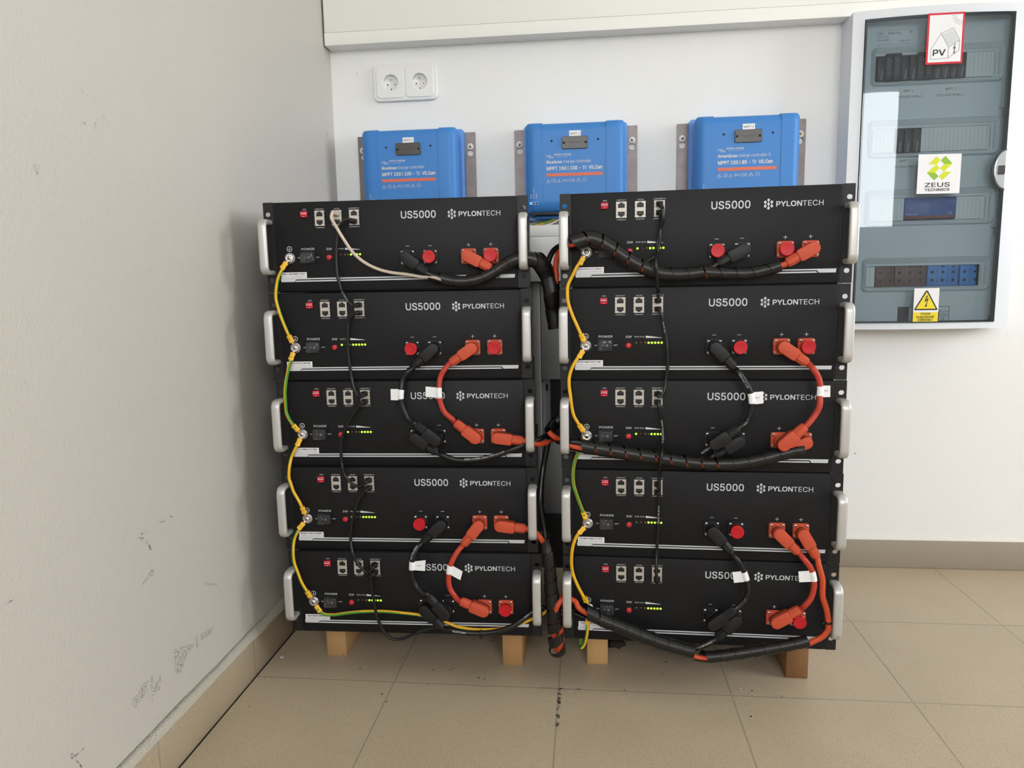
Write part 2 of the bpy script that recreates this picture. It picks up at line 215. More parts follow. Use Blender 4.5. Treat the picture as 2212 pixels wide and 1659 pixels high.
M['plaster_white'] = mat('white_plaster_edge', (.74, .71, .66), .9, 0, .2, .6, 260, .06)
M['lawn'] = mat('lawn_green', (.13, .17, .06), .9, var=.4, bscale=2.)
M['crumb_dark'] = mat('dark_grit', (.03, .022, .016), .9)
M['crumb_light'] = mat('light_grit', (.55, .53, .48), .9)
M['clod'] = mat('dried_dirt', (.045, .03, .022), .95, var=.5, bscale=300.)
M['latch'] = mat('satin_latch', (.55, .60, .63), .2, .6)
M['brownred'] = mat('brick_red_stripe', (.22, .05, .04), .5)

def glass_mat(name, tint, rough=.01, ior=1.5, haze=0.):
    m, nt, b = nodes(name)
    nt.nodes.remove(b)
    out = nt.nodes['Material Output']
    tr = nt.nodes.new('ShaderNodeBsdfTransparent'); tr.inputs[0].default_value = (*tint, 1)
    gl = nt.nodes.new('ShaderNodeBsdfGlossy'); gl.inputs['Roughness'].default_value = rough
    fr = nt.nodes.new('ShaderNodeFresnel'); fr.inputs[0].default_value = ior
    mx = nt.nodes.new('ShaderNodeMixShader')
    nt.links.new(fr.outputs[0], mx.inputs[0]); nt.links.new(tr.outputs[0], mx.inputs[1]); nt.links.new(gl.outputs[0], mx.inputs[2])
    last = mx
    if haze:
        df = nt.nodes.new('ShaderNodeBsdfDiffuse'); df.inputs[0].default_value = (.55, .56, .58, 1)
        last = nt.nodes.new('ShaderNodeMixShader'); last.inputs[0].default_value = haze
        nt.links.new(mx.outputs[0], last.inputs[1]); nt.links.new(df.outputs[0], last.inputs[2])
    nt.links.new(last.outputs[0], out.inputs[0])
    return m
M['smoked'] = glass_mat('smoked_clear_plastic', (.84, .88, .905), .012, 1.5)
M['clear'] = glass_mat('clear_plastic', (.80, .80, .82), .12, 1.4, .045)

def wall_mat(name, col, bump, scale, rough, dist=.002):
    m, nt, b = nodes(name)
    b.inputs['Base Color'].default_value = (*col, 1); b.inputs['Roughness'].default_value = rough
    b.inputs['Specular IOR Level'].default_value = .35
    g = nt.nodes.new('ShaderNodeNewGeometry')
    n = nt.nodes.new('ShaderNodeTexNoise'); n.inputs['Scale'].default_value = scale; n.inputs['Detail'].default_value = 2.5; n.inputs['Distortion'].default_value = .25
    n2 = nt.nodes.new('ShaderNodeTexNoise'); n2.inputs['Scale'].default_value = 3.; n2.inputs['Detail'].default_value = 4
    bp = nt.nodes.new('ShaderNodeBump'); bp.inputs['Strength'].default_value = bump; bp.inputs['Distance'].default_value = dist
    mr = nt.nodes.new('ShaderNodeMapRange'); mr.inputs[3].default_value = .97; mr.inputs[4].default_value = 1.03
    sc = nt.nodes.new('ShaderNodeVectorMath'); sc.operation = 'SCALE'; sc.inputs[0].default_value = col
    L = nt.links.new
    L(g.outputs['Position'], n.inputs['Vector']); L(g.outputs['Position'], n2.inputs['Vector'])
    L(n.outputs['Fac'], bp.inputs['Height']); L(bp.outputs[0], b.inputs['Normal'])
    L(n2.outputs['Fac'], mr.inputs[0]); L(mr.outputs[0], sc.inputs['Scale']); L(sc.outputs[0], b.inputs['Base Color'])
    return m
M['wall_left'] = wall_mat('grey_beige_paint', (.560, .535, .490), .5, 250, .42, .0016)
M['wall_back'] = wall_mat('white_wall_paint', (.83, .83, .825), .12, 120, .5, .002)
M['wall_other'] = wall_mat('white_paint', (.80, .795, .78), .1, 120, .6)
M['plaster'] = mat('rough_plaster', (.50, .47, .40), .95, 0, .1, 1.0, 420, .22)

def tile_mat(name, base, grout, sx, ox, oy):
    m, nt, b = nodes(name)
    N, L = nt.nodes.new, nt.links.new
    g = N('ShaderNodeNewGeometry'); sp = N('ShaderNodeSeparateXYZ'); L(g.outputs['Position'], sp.inputs[0])
    def mth(op, a, bb=None, c=None):
        n = N('ShaderNodeMath'); n.operation = op
        for i, v in enumerate((a, bb, c)):
            if v is None: continue
            if isinstance(v, (int, float)): n.inputs[i].default_value = v
            else: L(v, n.inputs[i])
        return n.outputs[0]
    def dist(coord, off):
        t = mth('FRACT', mth('DIVIDE', mth('SUBTRACT', coord, off - 50*sx), sx))
        return mth('MULTIPLY', mth('MINIMUM', t, mth('SUBTRACT', 1.0, t)), sx)
    dmin = mth('MINIMUM', dist(sp.outputs[0], ox), dist(sp.outputs[1], oy))
    gm = N('ShaderNodeMapRange'); gm.inputs[1].default_value = .0011; gm.inputs[2].default_value = .0019; gm.inputs[3].default_value = 1; gm.inputs[4].default_value = 0
    L(dmin, gm.inputs[0])
    # dark flecks in two sizes and soft cloudy tone
    v = N('ShaderNodeTexNoise'); v.inputs['Scale'].default_value = 520; v.inputs['Detail'].default_value = 1.5
    L(g.outputs['Position'], v.inputs['Vector'])
    fr = N('ShaderNodeMapRange'); fr.inputs[1].default_value = .61; fr.inputs[2].default_value = .66; L(v.outputs['Fac'], fr.inputs[0])
    v2 = N('ShaderNodeTexVoronoi'); v2.inputs['Scale'].default_value = 165; L(g.outputs['Position'], v2.inputs['Vector'])
    fr2 = N('ShaderNodeMapRange'); fr2.inputs[1].default_value = .13; fr2.inputs[2].default_value = .09; L(v2.outputs['Distance'], fr2.inputs[0])
    n3 = N('ShaderNodeTexNoise'); n3.inputs['Scale'].default_value = 7; n3.inputs['Detail'].default_value = 5; L(g.outputs['Position'], n3.inputs['Vector'])
    cl = N('ShaderNodeMapRange'); cl.inputs[3].default_value = .9; cl.inputs[4].default_value = 1.1; L(n3.outputs['Fac'], cl.inputs[0])
    sc = N('ShaderNodeVectorMath'); sc.operation = 'SCALE'; sc.inputs[0].default_value = base; L(cl.outputs[0], sc.inputs['Scale'])
    def mix(f, a, c):
        n = N('ShaderNodeMix'); n.data_type = 'RGBA'
        L(f, n.inputs[0]); L(a, n.inputs[6])
        n.inputs[7].default_value = (*c, 1)
        return n.outputs[2]
    fl = tuple(x*.36 for x in base)
    c1 = mix(mth('MULTIPLY', fr.outputs[0], .75), sc.outputs[0], fl)
    c2 = mix(mth('MULTIPLY', fr2.outputs[0], .6), c1, fl)
    c3 = mix(gm.outputs[0], c2, grout)
    L(c3, b.inputs['Base Color'])
    b.inputs['Roughness'].default_value = .42
    bp = N('ShaderNodeBump'); bp.inputs['Strength'].default_value = .6; bp.inputs['Distance'].default_value = .001; bp.invert = True
    L(gm.outputs[0], bp.inputs['Height']); L(bp.outputs[0], b.inputs['Normal'])
    return m
TS, TX, TY = .31541, -.00925, .02095
M['tile'] = tile_mat('beige_speckled_tile', (.46, .375, .262), (.33, .285, .22), TS, TX, TY)

def wood_mat(name, col, dark, spots=.5):
    m, nt, b = nodes(name); N, L = nt.nodes.new, nt.links.new
    tc = N('ShaderNodeTexCoord'); mp = N('ShaderNodeMapping'); mp.inputs['Scale'].default_value = (1, .12, 1); mp.inputs['Location'].default_value = (.03, 0, .05)
    w = N('ShaderNodeTexWave'); w.wave_type = 'RINGS'; w.rings_direction = 'Y'; w.inputs['Scale'].default_value = 75; w.inputs['Distortion'].default_value = 3.; w.inputs['Detail'].default_value = 2
    n = N('ShaderNodeTexNoise'); n.inputs['Scale'].default_value = 120; n.inputs['Detail'].default_value = 4
    r = N('ShaderNodeMapRange'); r.inputs[1].default_value = .66; r.inputs[2].default_value = .72; r.inputs[4].default_value = spots
    L(tc.outputs['Object'], mp.inputs[0]); L(mp.outputs[0], w.inputs['Vector']); L(tc.outputs['Object'], n.inputs['Vector']); L(n.outputs['Fac'], r.inputs[0])
    mx = N('ShaderNodeMix'); mx.data_type = 'RGBA'; mx.inputs[6].default_value = (*col, 1); mx.inputs[7].default_value = (*dark, 1)
    L(w.outputs['Fac'], mx.inputs[0])
    m2 = N('ShaderNodeMix'); m2.data_type = 'RGBA'; m2.inputs[7].default_value = (.05, .035, .02, 1)
    L(r.outputs[0], m2.inputs[0]); L(mx.outputs[2], m2.inputs[6]); L(m2.outputs[2], b.inputs['Base Color'])
    b.inputs['Roughness'].default_value = .75
    return m
M['wood_a'] = wood_mat('chipboard_like_wood', srgb(188, 152, 104), srgb(180, 142, 94), .8)
M['wood_b'] = wood_mat('pine_end_grain', srgb(190, 152, 102), srgb(158, 116, 70), .2)
M['wood_c'] = wood_mat('pale_planed_wood', srgb(206, 166, 114), srgb(198, 156, 104), .12)
M['wood_d'] = wood_mat('weathered_brown_wood', srgb(134, 96, 60), srgb(120, 82, 50), .6)

def scuff_mat(name, col, amount, scale=90.):
    m, nt, b = nodes(name); N, L = nt.nodes.new, nt.links.new
    b.inputs['Base Color'].default_value = (*col, 1); b.inputs['Roughness'].default_value = .7
    g = N('ShaderNodeNewGeometry'); n = N('ShaderNodeTexNoise'); n.inputs['Scale'].default_value = scale; n.inputs['Detail'].default_value = 4
    L(g.outputs['Position'], n.inputs['Vector'])
    r = N('ShaderNodeMapRange'); r.inputs[1].default_value = .48; r.inputs[2].default_value = .66; r.inputs[4].default_value = amount
    L(n.outputs['Fac'], r.inputs[0]); L(r.outputs[0], b.inputs['Alpha'])
    return m
M['scuff'] = scuff_mat('dark_scuff', (.07, .065, .06), .75, 260)
M['scuff_soft'] = scuff_mat('soft_smudge', (.12, .11, .10), .55, 330)
M['chip'] = scuff_mat('white_paint_chip', (.80, .80, .80), 1.0, 160)
M['dirt'] = scuff_mat('grout_dirt', (.035, .03, .027), .9, 90)

# ---------------------------------------------------------------- mesh helpers
class MB:
    """collects shapes into one mesh with material slots"""
    def __init__(s): s.bm = bmesh.new(); s.mats = []
    def mi(s, m):
        if m not in s.mats: s.mats.append(m)
        return s.mats.index(m)
    def add(s, verts, faces, m, smooth=False, mis=None):
        k = s.mi(m); vv = [s.bm.verts.new(v) for v in verts]
        for q, f in enumerate(faces):
            try: fc = s.bm.faces.new([vv[i] for i in f])
            except ValueError: continue
            fc.material_index = k if mis is None else s.mi(mis[q]); fc.smooth = smooth
        return vv
    def box(s, x0, x1, y0, y1, z0, z1, m, bev=0., seg=2, mtx=None):
        t = bmesh.new()
        bmesh.ops.create_cube(t, size=1)
        bmesh.ops.scale(t, vec=(x1-x0, y1-y0, z1-z0), verts=t.verts)
        bmesh.ops.translate(t, vec=((x0+x1)/2, (y0+y1)/2, (z0+z1)/2), verts=t.verts)
        if bev: bmesh.ops.bevel(t, geom=t.edges[:], offset=bev, segments=seg, affect='EDGES', profile=.5)
        s.merge(t, m, bool(bev), mtx)
    def merge(s, t, m, smooth=False, mtx=None):
        if mtx is not None: t.transform(mtx)
        t.verts.index_update()
        s.add([v.co[:] for v in t.verts], [[v.index for v in f.verts] for f in t.faces], m, smooth)
        t.free()
    def lathe(s, prof, m, c=(0, 0, 0), axis='y', seg=24, smooth=True):
        """prof: (radius, height along -axis 'y' = towards the viewer)"""
        V = []; Fc = []
        for r, h in prof:
            for k in range(seg):
                a = 2*PI*k/seg
                if axis == 'y': V.append((c[0]+r*math.cos(a), c[1]-h, c[2]+r*math.sin(a)))
                elif axis == 'x': V.append((c[0]+h, c[1]+r*math.cos(a), c[2]+r*math.sin(a)))
                else: V.append((c[0]+r*math.cos(a), c[1]+r*math.sin(a), c[2]+h))
        n = len(prof)
        for i in range(n-1):
            for k in range(seg):
                k2 = (k+1) % seg
                Fc.append((i*seg+k, i*seg+k2, (i+1)*seg+k2, (i+1)*seg+k))
        Fc.append(tuple(range((n-1)*seg, n*seg)))
        s.add(V, Fc, m, smooth)
        return s
    def prism(s, poly, y0, y1, m, smooth=False, bev=0., mtx=None):
        """poly in (x,z), extruded from y0 (back) to y1 (front)"""
        t = bmesh.new()
        f = t.faces.new([t.verts.new((x, y0, z)) for x, z in poly])
        r = bmesh.ops.extrude_face_region(t, geom=[f])
        bmesh.ops.translate(t, vec=(0, y1-y0, 0), verts=[e for e in r['geom'] if isinstance(e, bmesh.types.BMVert)])
        bmesh.ops.recalc_face_normals(t, faces=t.faces)
        if bev:
            ed = [e for e in t.edges if abs(e.verts[0].co.y-e.verts[1].co.y) < 1e-7 and abs(e.verts[0].co.y-y1) < 1e-6]
            bmesh.ops.bevel(t, geom=ed, offset=bev, segments=2, affect='EDGES', profile=.5)
        s.merge(t, m, smooth, mtx)
    def flat(s, poly, y, m):
        """flat print in (x,z) facing the viewer (-y)"""
        s.add([(x, y, z) for x, z in poly], [tuple(range(len(poly)))], m)
    def rect(s, x0, x1, z0, z1, y, m): s.flat([(x0, z0), (x1, z0), (x1, z1), (x0, z1)], y, m)
    def line(s, a, b, w, y, m):
        a, b = Vector(a), Vector(b); d = (b-a).normalized(); n = Vector((-d.y, d.x))*w/2
        s.flat([a-n, b-n, b+n, a+n], y, m)
    def ring(s, cx, cz, r0, r1, y, m, a0=0., a1=360., seg=32):
        V = []; Fc = []
        for k in range(seg+1):
            a = math.radians(a0+(a1-a0)*k/seg)
            V += [(cx+r0*math.cos(a), y, cz+r0*math.sin(a)), (cx+r1*math.cos(a), y, cz+r1*math.sin(a))]
        for k in range(seg): Fc.append((2*k, 2*k+2, 2*k+3, 2*k+1))
        s.add(V, Fc, m)
    def disc(s, cx, cz, r, y, m, seg=20): s.flat([(cx+r*math.cos(2*PI*k/seg), cz+r*math.sin(2*PI*k/seg)) for k in range(seg)], y, m)
    def text(s, txt, x0, z0, w, h, y, m, bold=0., rot=0.):
        """print fitted to w x h; bold > 0 thickens the strokes by overprinting with small shifts"""
        V, Fc = text_geo(txt)
        x1 = max(v[0] for v in V); z1 = max(v[1] for v in V)
        e = bold if bold > .014 else 0.
        for q, (dx, dz) in enumerate([(0, 0)] if not e else [(-e, -e), (e, -e), (-e, e), (e, e), (0, 0)]):
            out = []
            for a, b in V:
                a, b = (a/x1*(w-2*e*h)+(dx+e)*h), (b/z1*h*(1-2*e)+(dz+e)*h)
                if rot:
                    c, k = math.cos(rot), math.sin(rot); a, b = a*c-b*k, a*k+b*c
                out.append((x0+a, y-q*.00002, z0+b))
            s.add(out, Fc, m)
    def done(s, name, parent=None, loc=None, **kw):
        me = s.mesh(name)
        return obj(name, me, parent, loc, **kw)
    def mesh(s, name):
        me = bpy.data.meshes.new(name); bmesh.ops.recalc_face_normals
        s.bm.to_mesh(me); s.bm.free()
        for m in s.mats: me.materials.append(M[m] if isinstance(m, str) else m)
        return me
_tc = {}
def ui_font():
    # Blender's own bundled sans face; the built-in one if it is not there
    import os
    f = os.path.join(bpy.utils.resource_path('LOCAL'), 'datafiles', 'fonts', 'Inter.woff2')
    try: return bpy.data.fonts.load(f)
    except Exception: return None
FONT = ui_font()
def text_geo(txt):
    """outline of a line of text, filled by winding number (the face draws some letters as self-crossing strokes)"""
    if txt in _tc: return _tc[txt]
    from mathutils.geometry import delaunay_2d_cdt
    cu = bpy.data.curves.new('t', 'FONT'); cu.body = txt; cu.size = 10; cu.resolution_u = 2 if len(txt) > 8 else 4; cu.fill_mode = 'NONE'
    if FONT: cu.font = FONT
    o = bpy.data.objects.new('t', cu); COL.objects.link(o)
    me = bpy.data.meshes.new_from_object(o.evaluated_get(bpy.context.evaluated_depsgraph_get()))
    P = [Vector((v.co.x, v.co.y)) for v in me.vertices]; E = [tuple(e.vertices) for e in me.edges]
    bpy.data.objects.remove(o); bpy.data.curves.remove(cu); bpy.data.meshes.remove(me)
    # keep each contour's own direction: edges run i, i+1, and one closing edge joins the ends
    seg = []
    for q, r in E:
        if abs(q-r) == 1 and not (q > r): seg.append((q, r))
        elif abs(q-r) == 1: seg.append((r, q))
        else: seg.append((max(q, r), min(q, r)))
    S = [(P[q].x, P[q].y, P[r].x, P[r].y) for q, r in seg]
    V, _e, F, *_r = delaunay_2d_cdt(P, seg, [], 0, 1e-6)
    keep = []
    for f in F:
        cx = sum(V[i].x for i in f)/len(f); cy = sum(V[i].y for i in f)/len(f); w = 0
        for x0, y0, x1, y1 in S:
            if (y0 > cy) != (y1 > cy) and x0+(cy-y0)/(y1-y0)*(x1-x0) > cx: w += 1 if y1 > y0 else -1
        if w: keep.append(tuple(f))
    use = sorted({i for f in keep for i in f}); ix = {v: k for k, v in enumerate(use)}
    mx, mz = min(V[i].x for i in use), min(V[i].y for i in use)
    _tc[txt] = ([(V[i].x-mx, V[i].y-mz) for i in use], [tuple(ix[i] for i in f) for f in keep])
    return _tc[txt]
def plate(outer, holes, y0, y1, m, bev=0.):
    """sheet in the (x,z) plane with real holes, front face at y1 (<y0)"""
    cu = bpy.data.curves.new('p', 'CURVE'); cu.dimensions = '2D'; cu.fill_mode = 'BOTH'
    cu.extrude = abs(y0-y1)/2 - bev; cu.bevel_depth = bev; cu.bevel_resolution = 2 if bev else 0
    for loop in [outer]+list(holes):
        sp = cu.splines.new('POLY'); sp.points.add(len(loop)-1); sp.use_cyclic_u = True
        for p, (x, z) in zip(sp.points, loop): p.co = (x, z, 0, 1)
    o = bpy.data.objects.new('p', cu); COL.objects.link(o)
    dg = bpy.context.evaluated_depsgraph_get()
    me = bpy.data.meshes.new_from_object(o.evaluated_get(dg))
    yc = (y0+y1)/2
    V = [(v.co.x, yc-v.co.z, v.co.y) for v in me.vertices]; Fc = [tuple(p.vertices) for p in me.polygons]
    bpy.data.objects.remove(o); bpy.data.curves.remove(cu); bpy.data.meshes.remove(me)
    return V, Fc
def rrect(x0, x1, z0, z1, r, seg=5):
    out = []
    for cx, cz, a0 in ((x1-r, z1-r, 0), (x0+r, z1-r, 90), (x0+r, z0+r, 180), (x1-r, z0+r, 270)):
        for k in range(seg+1):
            a = math.radians(a0+90*k/seg); out.append((cx+r*math.cos(a), cz+r*math.sin(a)))
    return out
def circ(cx, cz, r, seg=20): return [(cx+r*math.cos(2*PI*k/seg), cz+r*math.sin(2*PI*k/seg)) for k in range(seg)]
def obj(name, me, parent=None, loc=None, label=None, cat=None, group=None, kind=None):
    o = bpy.data.objects.new(name, me); COL.objects.link(o)
    if parent is not None: o.parent = parent
    if loc is not None: o.location = loc
    if label: o['label'] = label
    if cat: o['category'] = cat
    if group: o['group'] = group
    if kind: o['kind'] = kind
    return o
def thing(name, label, cat, loc=(0, 0, 0), rz=0., group=None):
    o = obj(name, None, None, loc, label, cat, group); o.rotation_euler = (0, 0, rz); o.empty_display_size = .02
    return o
def spline(P, n=10):
    """centripetal Catmull-Rom through P"""
    P = [Vector(p) for p in P]
    Q = [P[0]*2-P[1]]+P+[P[-1]*2-P[-2]]
    out = []
    for i in range(1, len(Q)-2):
        p0, p1, p2, p3 = Q[i-1:i+3]
        t0 = 0; t1 = t0+max((p1-p0).length, 1e-6)**.5; t2 = t1+max((p2-p1).length, 1e-6)**.5; t3 = t2+max((p3-p2).length, 1e-6)**.5
        for k in range(n):
            t = t1+(t2-t1)*k/n
            A1 = p0*((t1-t)/(t1-t0))+p1*((t-t0)/(t1-t0)); A2 = p1*((t2-t)/(t2-t1))+p2*((t-t1)/(t2-t1)); A3 = p2*((t3-t)/(t3-t2))+p3*((t-t2)/(t3-t2))
            B1 = A1*((t2-t)/(t2-t0))+A2*((t-t0)/(t2-t0)); B2 = A2*((t3-t)/(t3-t1))+A3*((t-t1)/(t3-t1))
            out.append(B1*((t2-t)/(t2-t1))+B2*((t-t1)/(t2-t1)))
    out.append(P[-1].copy())
    return out
def frames(P):
    """tangent, n1 (towards the viewer at the start, carried along), n2"""
    T = []
    for i in range(len(P)):
        d = P[min(i+1, len(P)-1)]-P[max(i-1, 0)]; T.append(d.normalized())
    n = Vector((0, -1, 0)); n = n-T[0]*n.dot(T[0])
    if n.length < .1: n = Vector((0, 0, 1))-T[0]*T[0].z
    out = []
    for t in T:
        n = n-t*n.dot(t); n.normalize()
        out.append((t, n.copy(), t.cross(n)))
    return out
def arclen(P):
    s = [0.]
    for a, b in zip(P, P[1:]): s.append(s[-1]+(b-a).length)
    return s
def sweep(mb, P, r, m, seg=12, two=None, cap=True):
    """round cable along P; two=(material, centre angle deg, half width deg, twist deg per m)"""
    Fr = frames(P); S = arclen(P); V = []; Fc = []; mis = []
    for i, p in enumerate(P):
        rr = r(S[i]/S[-1]) if callable(r) else r
        t, a, b = Fr[i]
        for k in range(seg):
            an = 2*PI*k/seg; V.append(p+a*(rr*math.cos(an))+b*(rr*math.sin(an)))
    for i in range(len(P)-1):
        for k in range(seg):
            k2 = (k+1) % seg; Fc.append((i*seg+k, i*seg+k2, (i+1)*seg+k2, (i+1)*seg+k))
            if two:
                an = (360*(k+.5)/seg-two[1]-two[3]*S[i]+180) % 360-180
                mis.append(two[0] if abs(an) < two[2] else m)
    if cap:
        Fc += [tuple(range(seg))[::-1], tuple(range((len(P)-1)*seg, len(P)*seg))]; mis += [m, m]
    mb.add(V, Fc, m, True, mis if two else None)
def cable_text(mb, P, r, txt, s0, h, ang, m, flip=False):
    """small print following a cable's surface"""
    V, Fc = text_geo(txt)
    z1 = max(v[1] for v in V); k = h/z1
    S = arclen(P); Fr = frames(P); out = []
    L = max(v[0] for v in V)*k
    for x, z in V:
        s = s0+((L-x*k) if flip else x*k); zz = (z*k-h/2)*(-1 if flip else 1)
        i = 0
        while i < len(S)-2 and S[i+1] < s: i += 1
        f = (s-S[i])/max(S[i+1]-S[i], 1e-9)
        p = P[i].lerp(P[i+1], f); t, a, b = Fr[i]
        an = math.radians(ang)+zz/r
        out.append(p+(a*math.cos(an)+b*math.sin(an))*(r+.0002))
    mb.add(out, Fc, m)
def spiral(mb, P, r, pitch, width, m, phase=0., tilt=.0012, seg=26):
    """flat ribbon wound round the path: r(f) outer radius"""
    S = arclen(P); Fr = frames(P); L = S[-1]
    rf = r if callable(r) else (lambda f: r)
    def at(s):
        s = min(max(s, 0), L-1e-6); i = 0
        lo, hi = 0, len(S)-2
        while lo < hi:
            mid = (lo+hi+1)//2
            if S[mid] <= s: lo = mid
            else: hi = mid-1
        i = lo
        f = (s-S[i])/max(S[i+1]-S[i], 1e-9)
        t, a, b = Fr[i]; t2, a2, b2 = Fr[i+1]
        return P[i].lerp(P[i+1], f), a.lerp(a2, f).normalized(), b.lerp(b2, f).normalized()
    n = int(L/pitch*seg); V = []; Fc = []; W = 4
    for k in range(n+1):
        an = 2*PI*k/seg
        s = k/seg*pitch; wd = width(s/L) if callable(width) else width
        for q in range(W+1):
            ss = s+wd*(q/W)
            if ss > L: ss = L
            p, a, b = at(ss); d = a*math.cos(an+phase)+b*math.sin(an+phase)
            rr = rf(ss/L)+tilt*(1-q/W)
            V.append(p+d*rr)
        for q in range(W, -1, -1):
            ss = min(s+wd*(q/W), L); p, a, b = at(ss); d = a*math.cos(an+phase)+b*math.sin(an+phase)
            V.append(p+d*(rf(ss/L)+tilt*(1-q/W)-.0012))
    R = 2*(W+1)
    for k in range(n):
        for q in range(R):
            q2 = (q+1) % R; Fc.append((k*R+q, (k+1)*R+q, (k+1)*R+q2, k*R+q2))
    Fc += [tuple(range(R)), tuple(range(n*R, n*R+R))[::-1]]
    mb.add(V, Fc, m, True)
def mm(L, gap=.006):
    P = [Vector(p)/1000 for p in L]; Q = [P[0]]
    for i, v in enumerate(P[1:], 1):
        if (v-Q[-1]).length > gap and not (len(Q) > 1 and i < len(P)-1 and (v-Q[-1]).dot(Q[-1]-Q[-2]) < 0): Q.append(v)
    return Q
def smooth_by_angle(o, deg=40):
    me = o.data
    bm = bmesh.new(); bm.from_mesh(me)
    for e in bm.edges:
        if len(e.link_faces) == 2: e.smooth = e.calc_face_angle(0) < math.radians(deg)
    for f in bm.faces: f.smooth = True
    bm.to_mesh(me); bm.free()

# ---------------------------------------------------------------- the room
mb = MB(); mb.box(XL-.2, XR+.2, YF-.2, YB+.2, -.12, 0, 'tile')
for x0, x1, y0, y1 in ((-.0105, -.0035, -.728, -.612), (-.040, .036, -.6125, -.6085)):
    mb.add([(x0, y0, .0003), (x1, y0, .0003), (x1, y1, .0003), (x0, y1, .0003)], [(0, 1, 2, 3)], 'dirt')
mb.done('floor', kind='structure')
mb = MB(); mb.box(XL-.2, XR+.2, YF-.2, YB+.2, ZC, ZC+.12, 'wall_other'); mb.done('ceiling', kind='structure')

SCUFF = {
'scuff': [[(-865,401),(-847,398),(-847,394),(-863,398)],[(-845,399),(-827,400),(-826,396),(-843,397)],[(-910,397),(-895,396),(-893,393),(-909,395)],
 [(-917,394),(-905,391),(-891,374),(-887,364),(-892,365),(-898,376),(-912,388)],[(-1160,404),(-1150,405),(-1149,403),(-1158,402)],
 [(-1090,171),(-1085,169),(-1085,161),(-1075,144),(-1071,136),(-1074,138),(-1086,157),(-1090,163)],[(-1086,163),(-1067,162),(-1066,160),(-1085,160)],
 [(-32,1144),(-25,1145),(-23,1135),(-30,1134)]],
'scuff_soft': [[(-855,186),(-817,173),(-795,164),(-825,155),(-838,140),(-856,141)],[(-794,174),(-785,173),(-787,152),(-793,154)],[(-777,172),(-735,165),(-743,155),(-776,160)],
 [(-917,179),(-912,176),(-913,156),(-894,166),(-898,143),(-914,147),(-920,133),(-922,155)],[(-964,166),(-932,175),(-922,173),(-930,157),(-955,149),(-963,151)],
 [(-893,335),(-886,332),(-887,325),(-905,322),(-920,317),(-919,322)],[(-752,255),(-712,235),(-712,231),(-752,249)],[(-955,973),(-945,975),(-945,970),(-952,969)],
 [(-926,978),(-922,978),(-924,971),(-927,971)],[(-1046,905),(-1035,907),(-1041,892),(-1047,897)]],
'chip': [[(-949,1020),(-944,1019),(-928,1005),(-926,1001),(-935,1003),(-946,1013)],[(-910,996),(-905,993),(-900,982),(-903,980)],[(-902,992),(-892,978),(-895,976)]]}
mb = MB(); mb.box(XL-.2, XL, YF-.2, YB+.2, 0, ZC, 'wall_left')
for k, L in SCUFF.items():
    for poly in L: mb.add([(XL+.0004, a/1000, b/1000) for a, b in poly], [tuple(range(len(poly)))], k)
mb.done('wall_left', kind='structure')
mb = MB(); mb.box(XL, XR, YB, YB+.2, 0, ZC, 'wall_back')
for x, z, w, h in ((-.562, 1.333, .006, .002), (-.541, 1.295, .002, .007), (.078, 1.332, .003, .002), (1.076, .608, .004, .007), (.728, .318, .003, .012), (.732, .303, .006, .005)):
    mb.flat([(x-w/2, z+h/2), (x+w/4, z+h/2), (x+w/2, z-h/2), (x-w/4, z-h/2)], YB-.0004, 'scuff')
mb.done('wall_back', kind='structure')
mb = MB()
V, Fc = plate([(XL-.2, 0), (XR+.2, 0), (XR+.2, ZC), (XL-.2, ZC)], [[(a, z0), (b, z0), (b, z1), (a, z1)] for a, b, z0, z1 in WIN_FRONT], YF, YF-.2, 'wall_other')
mb.add(V, Fc, 'wall_other'); mb.done('wall_front', kind='structure')
mb = MB()
V, Fc = plate([(YF, 0), (YB+.2, 0), (YB+.2, ZC), (YF, ZC)], [[(a, z0), (b, z0), (b, z1), (a, z1)] for a, b, z0, z1 in WIN_RIGHT_ADDED], 0, -.2, 'wall_other')
mb.add([(XR+.2+y, x, z) for x, y, z in V], Fc, 'wall_other'); mb.done('wall_right', kind='structure')
def window(n, a, b, z0, z1, mullions, right=False):
    mb = MB(); f = .055
    y0, y1 = -.03, .03
    mb.box(a, a+f, y0, y1, z0, z1, 'white_plastic'); mb.box(b-f, b, y0, y1, z0, z1, 'white_plastic')
    mb.box(a+f, b-f, y0, y1, z0, z0+f, 'white_plastic'); mb.box(a+f, b-f, y0, y1, z1-f, z1, 'white_plastic')
    for q in mullions: mb.box(q-.04, q+.04, y0, y1, z0+f, z1-f, 'white_plastic')
    o = mb.done('window_%d' % n, kind='structure')
    if right: o.rotation_euler = (0, 0, PI/2); o.location = (XR+.08, 0, 0)
    else: o.location = (0, YF-.08, 0)
window(1, *WIN_FRONT[0], []); window(2, *WIN_FRONT[1], []); window(3, *WIN_RIGHT_ADDED[0], [-1.22], True)  # first and third are unseen windows, added for their light
mb = MB(); mb.box(-30, 40, -45, YF-.2, -.25, -.14, 'lawn'); mb.done('ground_outside', kind='structure')

